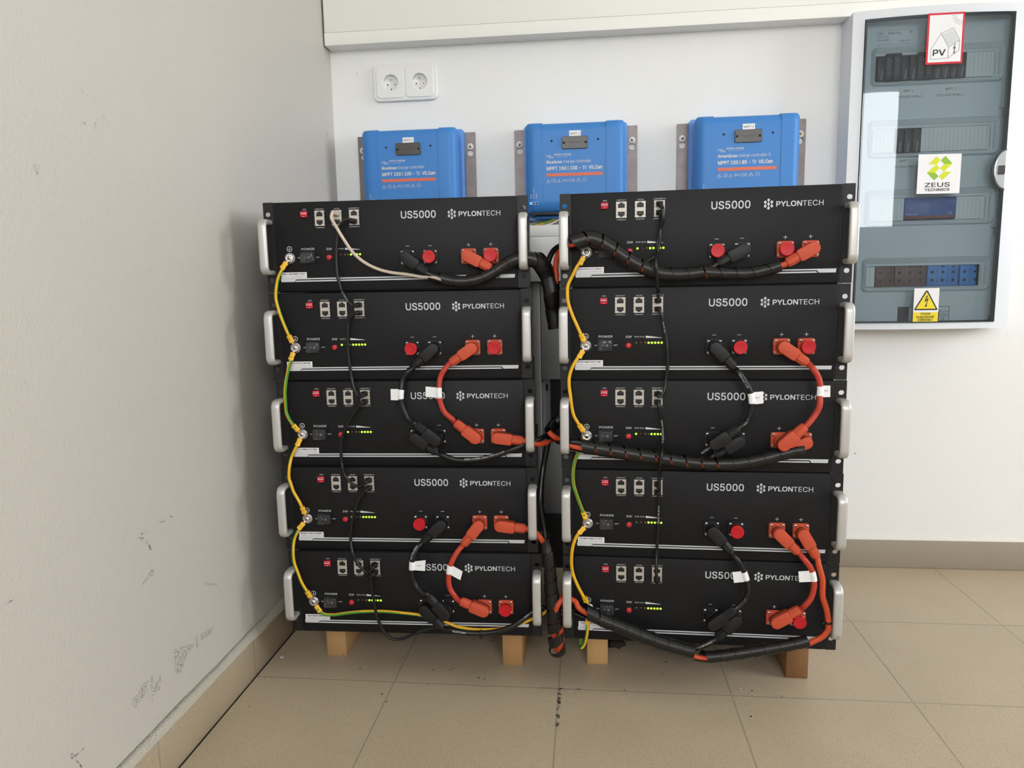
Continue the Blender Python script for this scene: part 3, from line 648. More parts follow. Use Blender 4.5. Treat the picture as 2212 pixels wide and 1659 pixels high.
# skirting tiles, plaster edges
mb = MB(); mb.box(XL, -.602, YF, .02, 0, .075, 'tile', .0012)
mb.box(-.602, -.5992, YF, .02, 0, .0006, 'hole')
mb.done('baseboard_left', kind='structure')
mb = MB()
n = 90; V = []; Fc = []
for i in range(n+1):
    y = YF+(YB-YF)*i/n; j = random.uniform(-.0012, .0012)
    zt = .076 if y < -.6 else .072
    V += [(-.6015+j*.5, y, zt), (-.6045+j*.5, y, .0815+j), (XL+.0005, y, .0925+j*1.3), (XL+.0003, y, .07)]
for i in range(n):
    for q in range(3): Fc.append((4*i+q, 4*i+q+1, 4*i+q+5, 4*i+q+4))
mb.add(V, Fc, 'plaster', True); mb.done('trim_1', kind='structure')
mb = MB(); mb.box(-.602, XR, .02, YB, 0, .075, 'tile', .0012); mb.done('baseboard_back', kind='structure')
mb = MB()
V = []; Fc = []; n = 120
for i in range(n+1):
    x = -.6+(XR+.6)*i/n; j = random.uniform(-.001, .001)
    V += [(x, .0215, .0745), (x, .0235, .0785+j), (x, YB-.0003, .083+j*1.5)]
for i in range(n):
    for q in range(2): Fc.append((3*i+q, 3*i+q+3, 3*i+q+4, 3*i+q+1))
mb.add(V, Fc, 'plaster_white', True); mb.done('trim_2', kind='structure')

# wall cabinet over everything: flush front above a bottom board
cb = thing('wall_cabinet', 'long white laminate wall cabinet running above the sockets and blue devices', 'cabinet', (0, YB, 1.353))
mb = MB(); mb.box(-.606, 1.9, -.046, 0, .032, .95, 'white_paint'); mb.done('body', cb)
mb = MB(); mb.box(-.605, 1.898, -.050, -.0465, .0304, .95, 'white_paint', .0004); mb.done('front_board', cb)
mb = MB(); mb.box(-.606, 1.9, -.050, 0, 0, .0300, 'white_paint', .0008); mb.done('bottom_board', cb)

# twin wall socket
def socket():
    so = thing('wall_socket', 'white twin wall socket with two round recessed outlets', 'power socket', (-.4135, YB, 1.2675))
    V, Fc = plate(rrect(-.081, .081, -.042, .042, .012, 6), [rrect(x-.0355, x+.0355, -.037, .037, .010, 6) for x in (-.0375, .0375)], 0, -.011, '', .003)
    mb = MB(); mb.add(V, Fc, 'white_plastic', False); mb.done('frame', so)
    for x in (-.0375, .0375):
        V, Fc = plate(rrect(-.035, .035, -.0365, .0365, .0095, 6), [circ(0, -.0005, .0215, 32)], 0, -.0135, '', .002)
        mb = MB(); mb.add(V, Fc, 'white_plastic')
        # recess: wall and floor of the cup
        mb.lathe([(.0216, .0115), (.0205, .004), (.0200, .0035), (.0001, .0030)], 'white_plastic', (0, 0, -.0005), seg=32)
        ins = mb.done('outlet', so, (x, 0, 0))
        mb = MB(); mb.lathe([(.0026, .003), (.0026, .012), (.0018, .013), (.0001, .0131)], 'steel', (0, 0, .0098), seg=14); mb.done('earth_pin', ins)
        mb = MB()
        for hx, hz in ((-.0095, -.0032), (.0095, -.0032), (.0, -.0145)):
            mb.disc(hx, hz, .0026, -.0035, 'hole', 16); mb.ring(hx, hz, .0019, .0031, -.0037, 'steel', seg=16)
        mb.done('contact_holes', ins)
socket()

# squared timber under the stacks
for x0, x1, y, w, lab, dy in ((-.489, -.448, -.523, 'wood_a', 'light wooden block with dark flecks under the left stack, near the left wall', .36),
                          (-.123, -.083, -.535, 'wood_b', 'wooden block with curved end grain rings under the left stack by the black spiral wrap', .36),
                          (.044, .085, -.518, 'wood_c', 'pale clean wooden block under the right stack beside the hanging earth wire', .36),
                          (.420, .460, -.543, 'wood_d', 'dark brown weathered wooden block under the right end of the right stack', .36)):
    mb = MB(); mb.box(-(x1-x0)/2, (x1-x0)/2, 0, dy, 0, .0958, w, .0008, 1)
    mb.done('wood_block', None, ((x0+x1)/2, y, 0), label=lab, cat='wooden block', group='wooden blocks carrying the battery stacks')

# floor litter
mb = MB()
rnd = random.Random(3)
for k in range(150):
    x, y = rnd.uniform(-.58, .45), rnd.uniform(-.60, -.05) if rnd.random() < .8 else rnd.uniform(-.75, -.6)
    s = rnd.uniform(.0006, .0016)
    if -.50 < x < -.43 or -.13 < x < -.07 or .03 < x < .10 or .41 < x < .47: continue
    a = rnd.uniform(0, PI); R3 = Matrix.Translation((x, y, s*.35)) @ Matrix.Rotation(a, 4, 'Z')
    mb.box(-s, s, -s*.6, s*.6, -s*.35, s*.35, 'crumb_dark' if rnd.random() < .55 else 'crumb_light', 0, 1, R3)
mb.done('floor_debris', label='scattered crumbs and grit on the tiles under both stacks', cat='debris', kind='stuff')
mb = MB()
t = bmesh.new(); bmesh.ops.create_icosphere(t, subdivisions=3, radius=.013)
for v in t.verts:
    f = 1+.5*math.sin(v.co.x*900+v.co.y*700)*math.cos(v.co.z*800); v.co = Vector((v.co.x*f*1.15, v.co.y*f, max(v.co.z*.55*f, -.004)))
mb.merge(t, 'clod', True); mb.done('dirt_clump', None, (.104, -.440, .004), label='dark dried dirt clump on the tiles beside the pale wooden block', cat='dirt')
mb = MB()
for a, s in ((.3, 1.), (1.4, .7)):
    R3 = Matrix.Rotation(a, 4, 'Z') @ Matrix.Translation((.002, 0, .001))
    mb.box(-.001, .0055*s, -.0012, .0012, -.0006, .0006, 'label', .0003, 1, R3)
mb.done('paper_scrap', None, (-.583, -.541, .0008), label='tiny white scrap on the floor beside the left skirting', cat='scrap')

# wall ducts behind the gap between the stacks
du = thing('cable_duct', 'white cable duct on the back wall seen in the gap between the stacks', 'cable duct', (0, YB, 0))
mb = MB(); mb.box(-.115, .075, -.060, 0, .757, .868, 'duct', .001); mb.box(-.115, .075, -.060, 0, .8685, .897, 'duct', .001); mb.done('top_cover', du)
mb = MB(); mb.box(-.073, .09, -.030, 0, .503, .756, 'duct_shade_grey', .001); mb.done('cover', du)
mb = MB(); mb.box(-.070, .09, -.030, 0, .139, .345, 'duct_shade_grey', .001); mb.done('cover', du)
mb = MB(); mb.box(-.095, -.075, -.034, 0, 0, .756, 'duct_shade_grey', .001); mb.done('side_rail', du)
mb = MB(); mb.box(-.066, -.052, -.012, 0, .346, .502, 'duct_shade_grey'); mb.box(-.064, -.058, -.0125, -.012, .470, .488, 'hole'); mb.done('mounting_rail', du)
mb = MB(); mb.box(-.051, .090, -.016, 0, .346, .502, 'hole'); mb.done('gap_shade_block', du)  # black block added so the shaded gap reads dark
mb = MB(); mb.box(-.074, .090, -.060, 0, .0, .138, 'hole'); mb.done('gap_shade_block', du)  # lower black block, painted shade down to the floor
for i, (dz, c, r) in enumerate(((0, 'green', .0032), (-.008, 'yellow', .0028))):
    mb = MB(); P = spline([(-.09, -.012, .897+dz), (-.045, -.014, .908+dz), (-.01, -.016, .922+dz), (.03, -.016, .915+dz), (.06, -.012, .897+dz)])
    sweep(mb, P, r, 'green' if i == 0 else 'duct', 10, ('yellow', 60, 50, 300))
    mb.done('earth_lead', None, label=('green and yellow earth lead arching over the white duct under the blue device' if i == 0 else 'pale grey and yellow lead under the green one over the white duct'), cat='wire', group='leads over the duct')

# ---------------------------------------------------------------- battery module, built once: local x right, y into the wall, z up, front face y=0
SERIAL = dict(L0='Y260122C50830197', L1='Y260122C50830198', L2='Y250611C50781822', L3='Y250611C50781819', L4='Y250611C50781821',
              R0='Y260122C50830194', R1='Y260122C50830199', R2='Y250611C5078', R3='Y250611C50781936', R4='Y250611C5078182')
LEDS = dict(L0='1001111', L1='1011111', L2='1001111', L3='1011111', L4='0011111', R0='1011111', R1='0011111', R2='1001111', R3='0011111', R4='0011111')
CAPS = dict(L0='-2 +2', L1='-1 +2', L2='', L3='-1', L4='+2', R0='-1 +1', R1='-2 +2', R2='', R3='-2', R4='+2')
SOCK = {'-1': .0230, '-2': .0642, '+1': .1338, '+2': .1738}
SOCK_Z = .0573
PORT_X = (-.1360, -.1042, -.0722); PORT_Z = .1307
STUD = (-.1957, .0608)
H = .161
PM = {}
mb = MB(); mb.box(-.2205, .2205, .004, .420, -.0020, H-.0005, 'coat_side', .001)
for s in (-1, 1):   # pressed ribs on the flanks
    for a, b in ((.10, .06), (.24, .20)):
        x = s*.2206
        mb.add([(x, a, .03), (x, a+.006, .03), (x, b+.086, .135), (x, b+.08, .135)], [(0, 1, 2, 3)], 'hole')
PM['chassis'] = mb.mesh('chassis')
mb = MB(); mb.box(-.2213, .2213, -.0005, .004, .0006, H-.0006, 'coat', .0012); PM['front_panel'] = mb.mesh('front_panel')

def lettering():
    mb = MB(); y = -.0008; p = 'print'
    mb.text('US5000', .0132, .1262, .0632, .0132, y, 'stripe', .018)
    cx, cz = .1053, .1320
    dm = lambda x, z, w=.0023, h=.0030: mb.flat([(x+w*.35, z+h*.75), (x-w*.35, z+h*.75), (x-w*.95, z+h*.2), (x-w*.95, z-h*.2), (x-w*.35, z-h*.75), (x+w*.35, z-h*.75), (x+w*.95, z-h*.2), (x+w*.95, z+h*.2)], y, 'stripe')
    for z in (-.0066, 0, .0066): dm(cx, cz+z)
    for s in (-1, 1):
        for z in (-.0033, .0033): dm(cx+s*.0052, cz+z)
    for x0, z0, x1, z1 in ((-.0052, -.0033, -.0052, .0033), (.0052, -.0033, .0052, .0033), (0, -.0066, 0, .0066)):
        mb.line((cx+x0, cz+z0), (cx+x1, cz+z1), .0010, y, 'stripe')
    mb.text('PYLON', .1175, .1274, .0408, .0088, y, 'stripe', .032)
    mb.text('TECH', .1592, .1274, .0328, .0088, y, 'stripe', -.012)
    for t, x, z, w, h in (('ADD', -.164, .1458, .0072, .0021), ('CONTACT', -.1360, .1459, .0158, .0021), ('CONSOLE', -.1360, .1132, .0158, .0021), ('A/CAN', -.1042, .1459, .0105, .0021),
                       ('B/RS485', -.1042, .1132, .0138, .0021), ('LINKPORT 0', -.0722, .1459, .0196, .0021), ('LINKPORT 1', -.0722, .1132, .0196, .0021),
                       ('POWER', -.1612, .0744, .0242, .0041), ('SW', -.1214, .0738, .0102, .0040), ('RUN', -.1075, .0746, .0075, .0023), ('ALM', -.0986, .0746, .0075, .0023),
                       ('ON', -.1783, .0600, .0050, .0023), ('OFF', -.1437, .0600, .0070, .0023)):
        mb.text(t, x-w/2, z, w, h, y, p, .012)
    mb.flat([(-.0922, .0736), (-.0650, .0736), (-.0650, .0740), (-.0922, .0775)], y, p)
    # protective earth sign
    ex, ez = -.1957, .0772
    mb.ring(ex, ez, .0041, .0050, y, p)
    mb.rect(ex-.0003, ex+.0003, ez-.0003, ez+.0030, y, p)
    for w, z in ((.0026, -.0003), (.0017, -.0012), (.0008, -.0021)): mb.rect(ex-w, ex+w, ez+z-.0003, ez+z+.0003, y, p)
    for k, x in SOCK.items():
        mb.rect(x-.0032, x+.0032, .0771, .0778, y, p)
        if k[0] == '+': mb.rect(x-.00035, x+.00035, .0743, .0806, y, p)
    # twin stripe with end tabs
    a, b = .0178, .0243
    mb.flat([(-.2152, a+.0046), (-.2152, b), (-.1800, b), (-.1800, .0220), (-.1865, .0220), (-.1892, a), (-.2145, a)], y, 'stripe')
    mb.rect(-.1805, .1880, .0220, b, y, 'stripe')
    mb.flat([(-.1880, a), (.1865, a), (.1850, .0202), (-.1868, .0202)], y, 'stripe')
    mb.flat([(.1875, b), (.1862, .0220), (.1888, a), (.2155, a), (.2165, b)], y, 'stripe')
    return mb.mesh('front_lettering')
PM['front_lettering'] = lettering()
for side, s in (('l', -1), ('r', 1)):
    hol = []
    for z in (.1398, .0206): hol.append([(x+s*.2331, zz+z) for x, zz in rrect(-.0047, .0047, -.0040, .0040, .0039, 5)])
    x0, x1 = sorted((s*.2225, s*.2413))
    V, Fc = plate(rrect(x0, x1, 0, H, .0015, 3), hol, .0030, .0005, '')
    mb = MB(); mb.add(V, Fc, 'ear'); x0, x1 = sorted((s*.2212, s*.2226)); mb.box(x0, x1, .001, .035, 0.0005, H-.0005, 'coat_side')
    PM['ear'+side] = mb.mesh('rack_ear')
def handle():
    path = []
    y0, y1, z0, z1, r = .0006, -.0282, .0352, .1258, .011
    path.append((y0, z0))
    for k in range(9):
        a = PI/2*k/8; path.append((y1+r-r*math.sin(a), z0+r-r*math.cos(a)))
    for k in range(9):
        a = PI/2*k/8; path.append((y1+r-r*math.cos(a), z1-r+r*math.sin(a)))
    path.append((y0, z1))
    mb = MB(); prof = [(.0079*abs(math.cos(PI*k/14))**.62*(1 if math.cos(PI*k/14) > 0 else -1), .0046*abs(math.sin(PI*k/14))**.8*(1 if math.sin(PI*k/14) > 0 else -1)) for k in range(28)]; n = len(prof); V = []; Fc = []
    for i, (y, z) in enumerate(path):
        p0 = path[max(i-1, 0)]; p1 = path[min(i+1, len(path)-1)]
        t = Vector((p1[0]-p0[0], p1[1]-p0[1])).normalized(); nn = Vector((-t.y, t.x))
        for a, b in prof: V.append((a, y+nn.x*b, z+nn.y*b))
    for i in range(len(path)-1):
        for k in range(n): Fc.append((i*n+k, i*n+(k+1) % n, (i+1)*n+(k+1) % n, (i+1)*n+k))
    mb.add(V, Fc, 'silver', True)
    return mb.mesh('handle')
PM['handle'] = handle()
mb = MB(); mb.box(-.0062, .0062, -.0045, 0, -.0053, .0053, 'dip', .0003, 1)
for k in range(4):
    x = -.0042+k*.0028
    mb.rect(x-.0008, x+.0008, -.0018, .0018, -.00465, 'cap'); mb.box(x-.0007, x+.0007, -.0056, -.0045, .0002, .0018, 'label')
    mb.rect(x-.0003, x+.0003, .0030, .0040, -.0046, 'label')
mb.rect(-.0014, .0016, -.0042, -.0036, -.0046, 'label')
PM['dip_switch'] = mb.mesh('dip_switch')
def port():
    def jack(zc, up):
        s = 1 if up else -1
        pts = [(-.0058, -.0040), (.0058, -.0040), (.0058, .0026), (.0034, .0026), (.0034, .0040), (.0018, .0040), (.0018, .0050), (-.0018, .0050), (-.0018, .0040), (-.0034, .0040), (-.0034, .0026), (-.0058, .0026)]
        q = [(x, zc+z*s) for x, z in pts]
        return q if up else q[::-1]
    V, Fc = plate([(-.009, -.0135), (.009, -.0135), (.009, .0135), (-.009, .0135)], [jack(.0072, True), jack(-.0072, False)], .0, -.0022, '')
    mb = MB(); mb.add(V, Fc, 'port')
    mb.box(-.0086, .0086, -.0010, -.0004, -.0131, .0131, 'hole')
    for s in (-1, 1):
        for z in (.009, .0030, -.0030, -.009): mb.box(s*.0092-.0006, s*.0092+.0006, -.0024, 0, z-.0012, z+.0012, 'hole')
        mb.box(-.0050, .0050, -.0016, -.0010, s*.0072-.0040, s*.0072-.0012, 'blackplastic')
    return mb.mesh('network_port')
PM['network_port'] = port()
mb = MB(); mb.lathe([(.0095, 0), (.0095, .0014), (.0060, .0016), (.0060, .0026), (.0045, .0028)], 'washer', seg=32); PM['washer'] = mb.mesh('washer')
mb = MB(); mb.lathe([(.0048, .0026), (.0049, .0048), (.0040, .0060), (.0001, .0064)], 'steel', seg=24)
for a in (.4, .4+PI/2): mb.line((-.0026*math.cos(a), -.0026*math.sin(a)), (.0026*math.cos(a), .0026*math.sin(a)), .0010, -.0066, 'ink')
PM['ground_screw'] = mb.mesh('screw')
mb = MB(); V, Fc = plate(rrect(-.0130, .0130, -.0105, .0105, .002), [rrect(-.0098, .0098, -.0075, .0075, .001)], 0, -.0030, '', .0006)
mb.add(V, Fc, 'blackplastic'); PM['power_switch'] = mb.mesh('power_switch')
mb = MB()
mb.add([(-.0096, -.0020, -.0073), (0, -.0034, -.0073), (.0096, -.0060, -.0073), (-.0096, -.0020, .0073), (0, -.0034, .0073), (.0096, -.0060, .0073), (.0096, 0, -.0073), (.0096, 0, .0073), (-.0096, 0, -.0073), (-.0096, 0, .0073)],
       [(0, 1, 4, 3), (1, 2, 5, 4), (2, 6, 7, 5), (0, 8, 6, 2, 1), (3, 4, 5, 7, 9)], 'blackplastic')
mb.line((-.0060, .0002), (-.0020, .0002), .0005, -.0044, 'print'); mb.ring(.0032, 0, .0013, .0019, -.0058, 'print', seg=20)
PM['rocker'] = mb.mesh('rocker')
mb = MB(); mb.box(-.0118, .0118, -.0090, -.0028, -.0093, .0093, 'clear', .0016, 2); mb.box(.0098, .0122, -.0088, -.0028, -.0050, .0050, 'clear', .0008)
PM['splash_cover'] = mb.mesh('splash_cover')
mb = MB(); mb.lathe([(.0062, 0), (.0060, .0014), (.0050, .0014), (.0048, .0002)], 'hole', seg=28); mb.lathe([(.0046, .0006), (.0046, .0034), (.0040, .0040), (.0001, .0041)], 'red', seg=28)
PM['reset_button'] = mb.mesh('reset_button')
for k in ('on', 'off', 'red'):
    mb = MB(); mb.lathe([(.0021, 0), (.0019, .0008), (.0012, .0014), (.0001, .0016)], 'led_'+k, seg=16); PM['led_'+k] = mb.mesh('status_light')
def flange(c):
    mb = MB(); mb.prism(rrect(-.0137, .0137, -.0137, .0137, .0032), 0, -.0030, c, False, .0005)
    mb.lathe([(.0112, .003), (.0108, .0050), (.0092, .0055), (.0090, .0125), (.0086, .0128)], c, seg=28)
    return mb.mesh('terminal')
PM['terminal-'] = flange('blackplastic'); PM['terminal+'] = flange('orange')
mb = MB(); mb.lathe([(.0026, .003), (.0026, .0042), (.0018, .0052), (.0001, .0054)], 'steel', seg=18)
for a in (.5, .5+PI/2): mb.line((-.0016*math.cos(a), -.0016*math.sin(a)), (.0016*math.cos(a), .0016*math.sin(a)), .0007, -.0055, 'ink')
PM['tscrew'] = mb.mesh('screw')
mb = MB(); mb.lathe([(.0098, .0052), (.0100, .0150), (.0113, .0158), (.0115, .0185), (.0109, .0192), (.0095, .0190), (.0001, .0189)], 'cap', seg=32)
PM['cap'] = mb.mesh('dust_cap')
def barcode(txt, seed):
    mb = MB(); mb.rect(-.0240, .0240, -.0053, .0053, 0, 'label'); r = random.Random(seed); x = -.0205
    while x < .0205:
        w = r.choice((.00035, .00035, .0007, .0010)); mb.rect(x, min(x+w, .0208), .0008, .0037, -.0001, 'ink'); x += w+r.choice((.00035, .0005, .0009))
    mb.text(txt, -.0215, -.0040, .0430*len(txt)/16, .0031, -.0001, 'ink', .0)
    return mb.mesh('serial_label')

ORD = ['topmost', 'second from the top', 'middle', 'fourth from the top', 'bottom']
WHERE = {'L': 'stack by the left wall', 'R': 'stack nearer the wall cabinet with the clear door'}
DIST = dict(L0='beige network cable', L1='black and orange jumper plugs', L2='two white tags', L3='one red cap, two orange plugs', L4='earth wire along its stripe',
            R0='two red caps, sagging spiral wrap', R1='two red caps, no wrap', R2='straight spiral wrap', R3='two orange plugs side by side', R4='drooping wrap below')
WF = {}
def module(n):
    x, y, z, a = MODULES[n]
    t = thing('battery_module', 'black battery, %s in %s stack, %s' % (ORD[int(n[1])], 'left' if n[0] == 'L' else 'right', DIST[n]), 'battery', (x, y, z), a,
              'rack batteries in the %s stack' % ('left' if n[0] == 'L' else 'right'))
    WF[n] = Matrix.Translation((x, y, z)) @ Matrix.Rotation(a, 4, 'Z')
    obj('chassis', PM['chassis'], t)
    fp = obj('front_panel', PM['front_panel'], t); obj('front_lettering', PM['front_lettering'], fp)
    obj('serial_label', barcode(SERIAL[n], n), t, (-.1898, -.0010, .0298))
    for s in 'lr':
        e = obj('rack_ear', PM['ear'+s], t)
        obj('handle', PM['handle'], t, (-.2331 if s == 'l' else .2331, 0, 0))
    obj('dip_switch', PM['dip_switch'], t, (-.1645, 0, .1382))
    for px in PORT_X: obj('network_port', PM['network_port'], t, (px, 0, PORT_Z))
    w = obj('ground_stud', PM['washer'], t, (STUD[0], 0, STUD[1])); obj('screw', PM['ground_screw'], w)
    s = obj('power_switch', PM['power_switch'], t, (-.1620, 0, .0612)); obj('rocker', PM['rocker'], s); obj('splash_cover', PM['splash_cover'], s)
    obj('reset_button', PM['reset_button'], t, (-.1217, 0, .0608))
    for k, lx in enumerate((-.1086, -.0929, -.0872, -.0817, -.0761, -.0706, -.0650)):
        obj('status_light', PM['led_on' if LEDS[n][k] == '1' else 'led_off'], t, (lx, 0, .0651))
    obj('status_light', PM['led_red'], t, (-.1006, 0, .0651), label='unlit red alarm light')
    for k, sx in SOCK.items():
        te = obj('terminal', PM['terminal'+k[0]], t, (sx, 0, SOCK_Z), label=('black' if k[0] == '-' else 'orange')+' battery terminal')
        for ax in (-1, 1):
            for az in (-1, 1): obj('screw', PM['tscrew'], te, (ax*.0098, 0, az*.0098))
        if k in CAPS[n].split(): obj('dust_cap', PM['cap'], te, label='round red dust cap')
for n in MODULES: module(n)

# ---------------------------------------------------------------- plugs and cables
def plug_mesh(c, off):
    """head over the terminal, then arm along +x; y=0 is the battery's face"""
    mb = MB(); r = .0103
    head = [(.0265, -.0086), (.0225, -r)]+[(-r*math.sin(PI*k/14)*1.0, -r*math.cos(PI*k/14)) for k in range(15)]+[(.0225, r), (.0265, .0086)]
    mb.prism(head[::-1], -(off-.0085), -(off+.0085), c, True, .0014)
    mb.lathe([(.0097, .0045), (.0097, off-.008)], c, seg=24)
    me = mb.mesh('plug_body')
    mb = MB(); oc = [(math.cos(PI/8+PI/4*k), math.sin(PI/8+PI/4*k)) for k in range(8)]
    rings = [(.0262, .0066), (.0268, .0066), (.0270, .0088), (.0400, .0088), (.0455, .0078), (.0462, .0072)]
    V = []; Fc = []
    for x, rr in rings: V += [(x, -off+a*rr, b*rr) for a, b in oc]
    for i in range(len(rings)-1):
        for k in range(8): Fc.append((i*8+k, i*8+(k+1) % 8, (i+1)*8+(k+1) % 8, (i+1)*8+k))
    Fc += [tuple(range(8)), tuple(range(len(rings)*8-8, len(rings)*8))]
    mb.add(V, Fc, c); me2 = mb.mesh('cable_boot')
    return me, me2
_pm = {}
for c in ('blackplastic', 'orange'):
    for off in (.018, .036): _pm[c, off] = plug_mesh(c, off)
def put_plug(root, key):
    n, s = key[:2], key[2:]; ang, off = PLUGS[key]
    c = 'blackplastic' if s[0] == '-' else 'orange'
    me, me2 = _pm[c, off]
    p = obj('plug', me, root); b = obj('cable_boot', me2, p)
    mtx = WF[n] @ Matrix.Translation((SOCK[s], 0, SOCK_Z)) @ Matrix.Rotation(-math.radians(ang), 4, 'Y')
    p.matrix_basis = root.matrix_basis.inverted() @ mtx if root.matrix_basis != Matrix() else mtx
    return [mtx @ Vector((x, -off, 0)) for x in (.0415, .0500)]
def tag(root, key, P, r):
    """white label wrapped round the cable with a flag to one side"""
    q = [Vector(v)/1000 for v in TAGS[key]]; cen = sum(q, Vector())/4
    # nearest point of the cable to either short side
    i = min(range(len(P)), key=lambda k: min((P[k]-(q[1]+q[2])/2).length, (P[k]-(q[0]+q[3])/2).length))
    near_right = (P[i]-(q[1]+q[2])/2).length < (P[i]-(q[0]+q[3])/2).length
    S = arclen(P); half = .0098
    lo = [k for k in range(len(P)) if abs(S[k]-S[i]) < half]
    mb = MB(); seg = P[lo[0]:lo[-1]+1]; sweep(mb, seg, r+.0005, 'sticker', 16)
    yb = P[i].y-.001
    e = (q[1], q[2]) if near_right else (q[0], q[3])
    f = (q[0], q[3]) if near_right else (q[1], q[2])
    a0, a1 = Vector((e[0].x, yb, e[0].z)), Vector((e[1].x, yb, e[1].z)); b0, b1 = Vector((f[0].x, yb-.0004, f[0].z)), Vector((f[1].x, yb-.0004, f[1].z))
    nn = Vector((0, -.0004, 0)); V = [a0, a1, b1, b0]; V = V+[v+nn for v in V]
    mb.add(V, [(0, 1, 2, 3), (7, 6, 5, 4), (0, 4, 5, 1), (1, 5, 6, 2), (2, 6, 7, 3), (3, 7, 4, 0)], 'sticker')
    o = mb.done('tag', root, label='white cable tag')
    return o, (a0, a1, b0, b1)
def tag_text(root, txt, x, y, z, w, h, rot=0):
    mb = MB(); mb.text(txt, x, z, w, h, y, 'ink', 0, rot); return mb.done('tag_print', root)
CABLES = [
 # path, from plug, to plug, material, radius, label, tag
 ('jL1a', 'L1-2', 'L2-2', 'rubber', 'black jumper cable with a white tag to its left, between second and middle left batteries', 'short black jumpers'),
 ('jL1b', 'L1+1', 'L2+1', 'orange_cable', 'orange jumper cable curving past the middle left battery, white tag to its left', 'short orange jumpers'),
 ('jL3a', 'L3-2', 'L4-2', 'rubber', 'black jumper cable tagged 00267 between the two lowest left batteries', 'short black jumpers'),
 ('jL3b', 'L3+1', 'L4+1', 'orange_cable', 'orange battery jumper cable with a slanted white tag on the bottom left battery', 'short orange jumpers'),
 ('jR1a', 'R1-1', 'R2-1', 'rubber', 'black battery jumper cable with a tag ending 267 on the right stack', 'short black jumpers'),
 ('jR1b', 'R1+1', 'R2+1', 'orange_cable', 'orange battery jumper cable tagged 266 near the right stack silver handles', 'short orange jumpers'),
 ('jR3a', 'R3-1', 'R4-1', 'rubber', 'black jumper cable whose tag covers the last digit on the bottom right battery', 'short black jumpers'),
 ('jR3b', 'R3+1', 'R4+1', 'orange_cable', 'orange battery jumper cable with a tag between the two lowest right batteries', 'short orange jumpers'),
 ('cL2a', 'L2-1', None, 'rubber', 'black battery cable sagging right from the middle left battery to the knot between stacks', None),
 ('cL2b', 'L2+2', None, 'orange_cable2', 'short orange battery cable passing behind the middle left battery handle', None),
 ('cL3b', 'L3+2', None, 'orange_cable2', 'orange battery cable from the fourth left battery down inside the upright spiral wrap', None),
 ('cL4a', 'L4-1', None, 'rubber', 'black battery cable with ties sagging along the bottom edge of the left stack', None),
 ('cL0a', 'L0-1', None, 'rubber', 'black battery cable entering the spiral wrap on the top left battery', None),
 ('cL0b', 'L0+1', None, 'orange_cable2', 'orange battery cable joining the spiral wrap on the top left battery', None),
 ('cR0a', 'R0-2', None, 'rubber', 'black cable from the top right battery bowing behind its handle into the gap', None),
 ('cR0b', 'R0+2', None, 'orange_cable2', 'orange cable from the top right battery bowing behind its handle into the gap', None),
 ('cR2a', 'R2-2', None, 'rubber', 'black cable running into the straight spiral wrap on the middle right battery', None),
 ('cR2b', 'R2+2', None, 'orange_cable2', 'orange battery cable showing through the slits of the straight spiral wrap', None),
 ('cR3', 'R3+2', None, 'orange_cable2', 'long orange battery cable curving down past the lowest right handle into the wrap', None),
 ('cR4', 'R4-2', None, 'rubber', 'black battery cable dropping from the bottom right battery into the drooping wrap', None),
]
CPRINT = {'jL1b': [('FT1 1000V 4AWG', .15, .0034, 55, 'ink'), ('1000V FT1', .045, .0034, 55, 'ink')], 'cL2a': [('AWM 3 A 4AWG 105\u00b0C 1000V FT1 TYC', .06, .0030, -38, 'print')],
          'cL4a': [('AWM 1000V FT1 TYC', .17, .0030, -30, 'print'), ('STYLE AWM', .03, .0030, -10, 'print')], 'jR1a': [('AWM 4AWG 1000V STYLE', .15, .0032, -20, 'print'), ('90V FT1 TYC', .022, .0032, 10, 'print')],
          'jL3a': [('AWM STYLE', .02, .0032, 45, 'print')], 'jR3b': [('4AWG 1000V', .150, .0034, -35, 'ink')], 'cR4': [('1000V VW-1', .016, .0030, 20, 'print')]}
CP = {}
for key, p0, p1, m, lab, grp in CABLES:
    root = thing('battery_cable', lab, 'cable', (0, 0, 0), 0, grp)
    pts = put_plug(root, p0)+mm(PATHS[key])
    if key in ('cR0a', 'cR0b'): pts += mm(PATHS['kUp'+key[-1]])[::-1]
    if p1: pts += put_plug(root, p1)[::-1]
    P = spline(pts, 8); CP[key] = P; r = .0050 if m != 'rubber' else .0049
    mb = MB(); sweep(mb, P, r, m, 14); mb.done('sheath', root)
    if key in TAGS:
        tg, (a0, a1, b0, b1) = tag(root, key, P, r)
        y = b0.y-.0008; zc = (a0.z+a1.z+b0.z+b1.z)/4
        if key == 'jL3a': tag_text(tg, '-00267', a0.x+.0075, a0.y-.0012, zc-.001, .0080, .0024)
        if key == 'jR1a': tag_text(tg, '0267', a0.x+.0075, a0.y-.0012, zc-.001, .0085, .0026, .05)
        if key == 'jR1b': tag_text(tg, '266', a0.x+.007, a0.y-.0012, zc, .0072, .0026)
    for a in CPRINT.get(key, []):
        mb = MB(); cable_text(mb, P, r, *a); mb.done('cable_print', root)

def plain_cable(name, lab, cat, key, r, m, group=None, **kw):
    P = spline(mm(PATHS[key]), 10); mb = MB(); sweep(mb, P, r, m, 14); CP[key] = P
    return mb.done(name, None, label=lab, cat=cat, group=group)
plain_cable('battery_cable', 'second orange cable low in the gap inside the upright wrap', 'cable', 'cLow2', .0052, 'orange_cable2')
plain_cable('battery_cable', 'thin black cable hanging from the knot down the gap between the stacks', 'cable', 'cKnot', .0052, 'rubber')

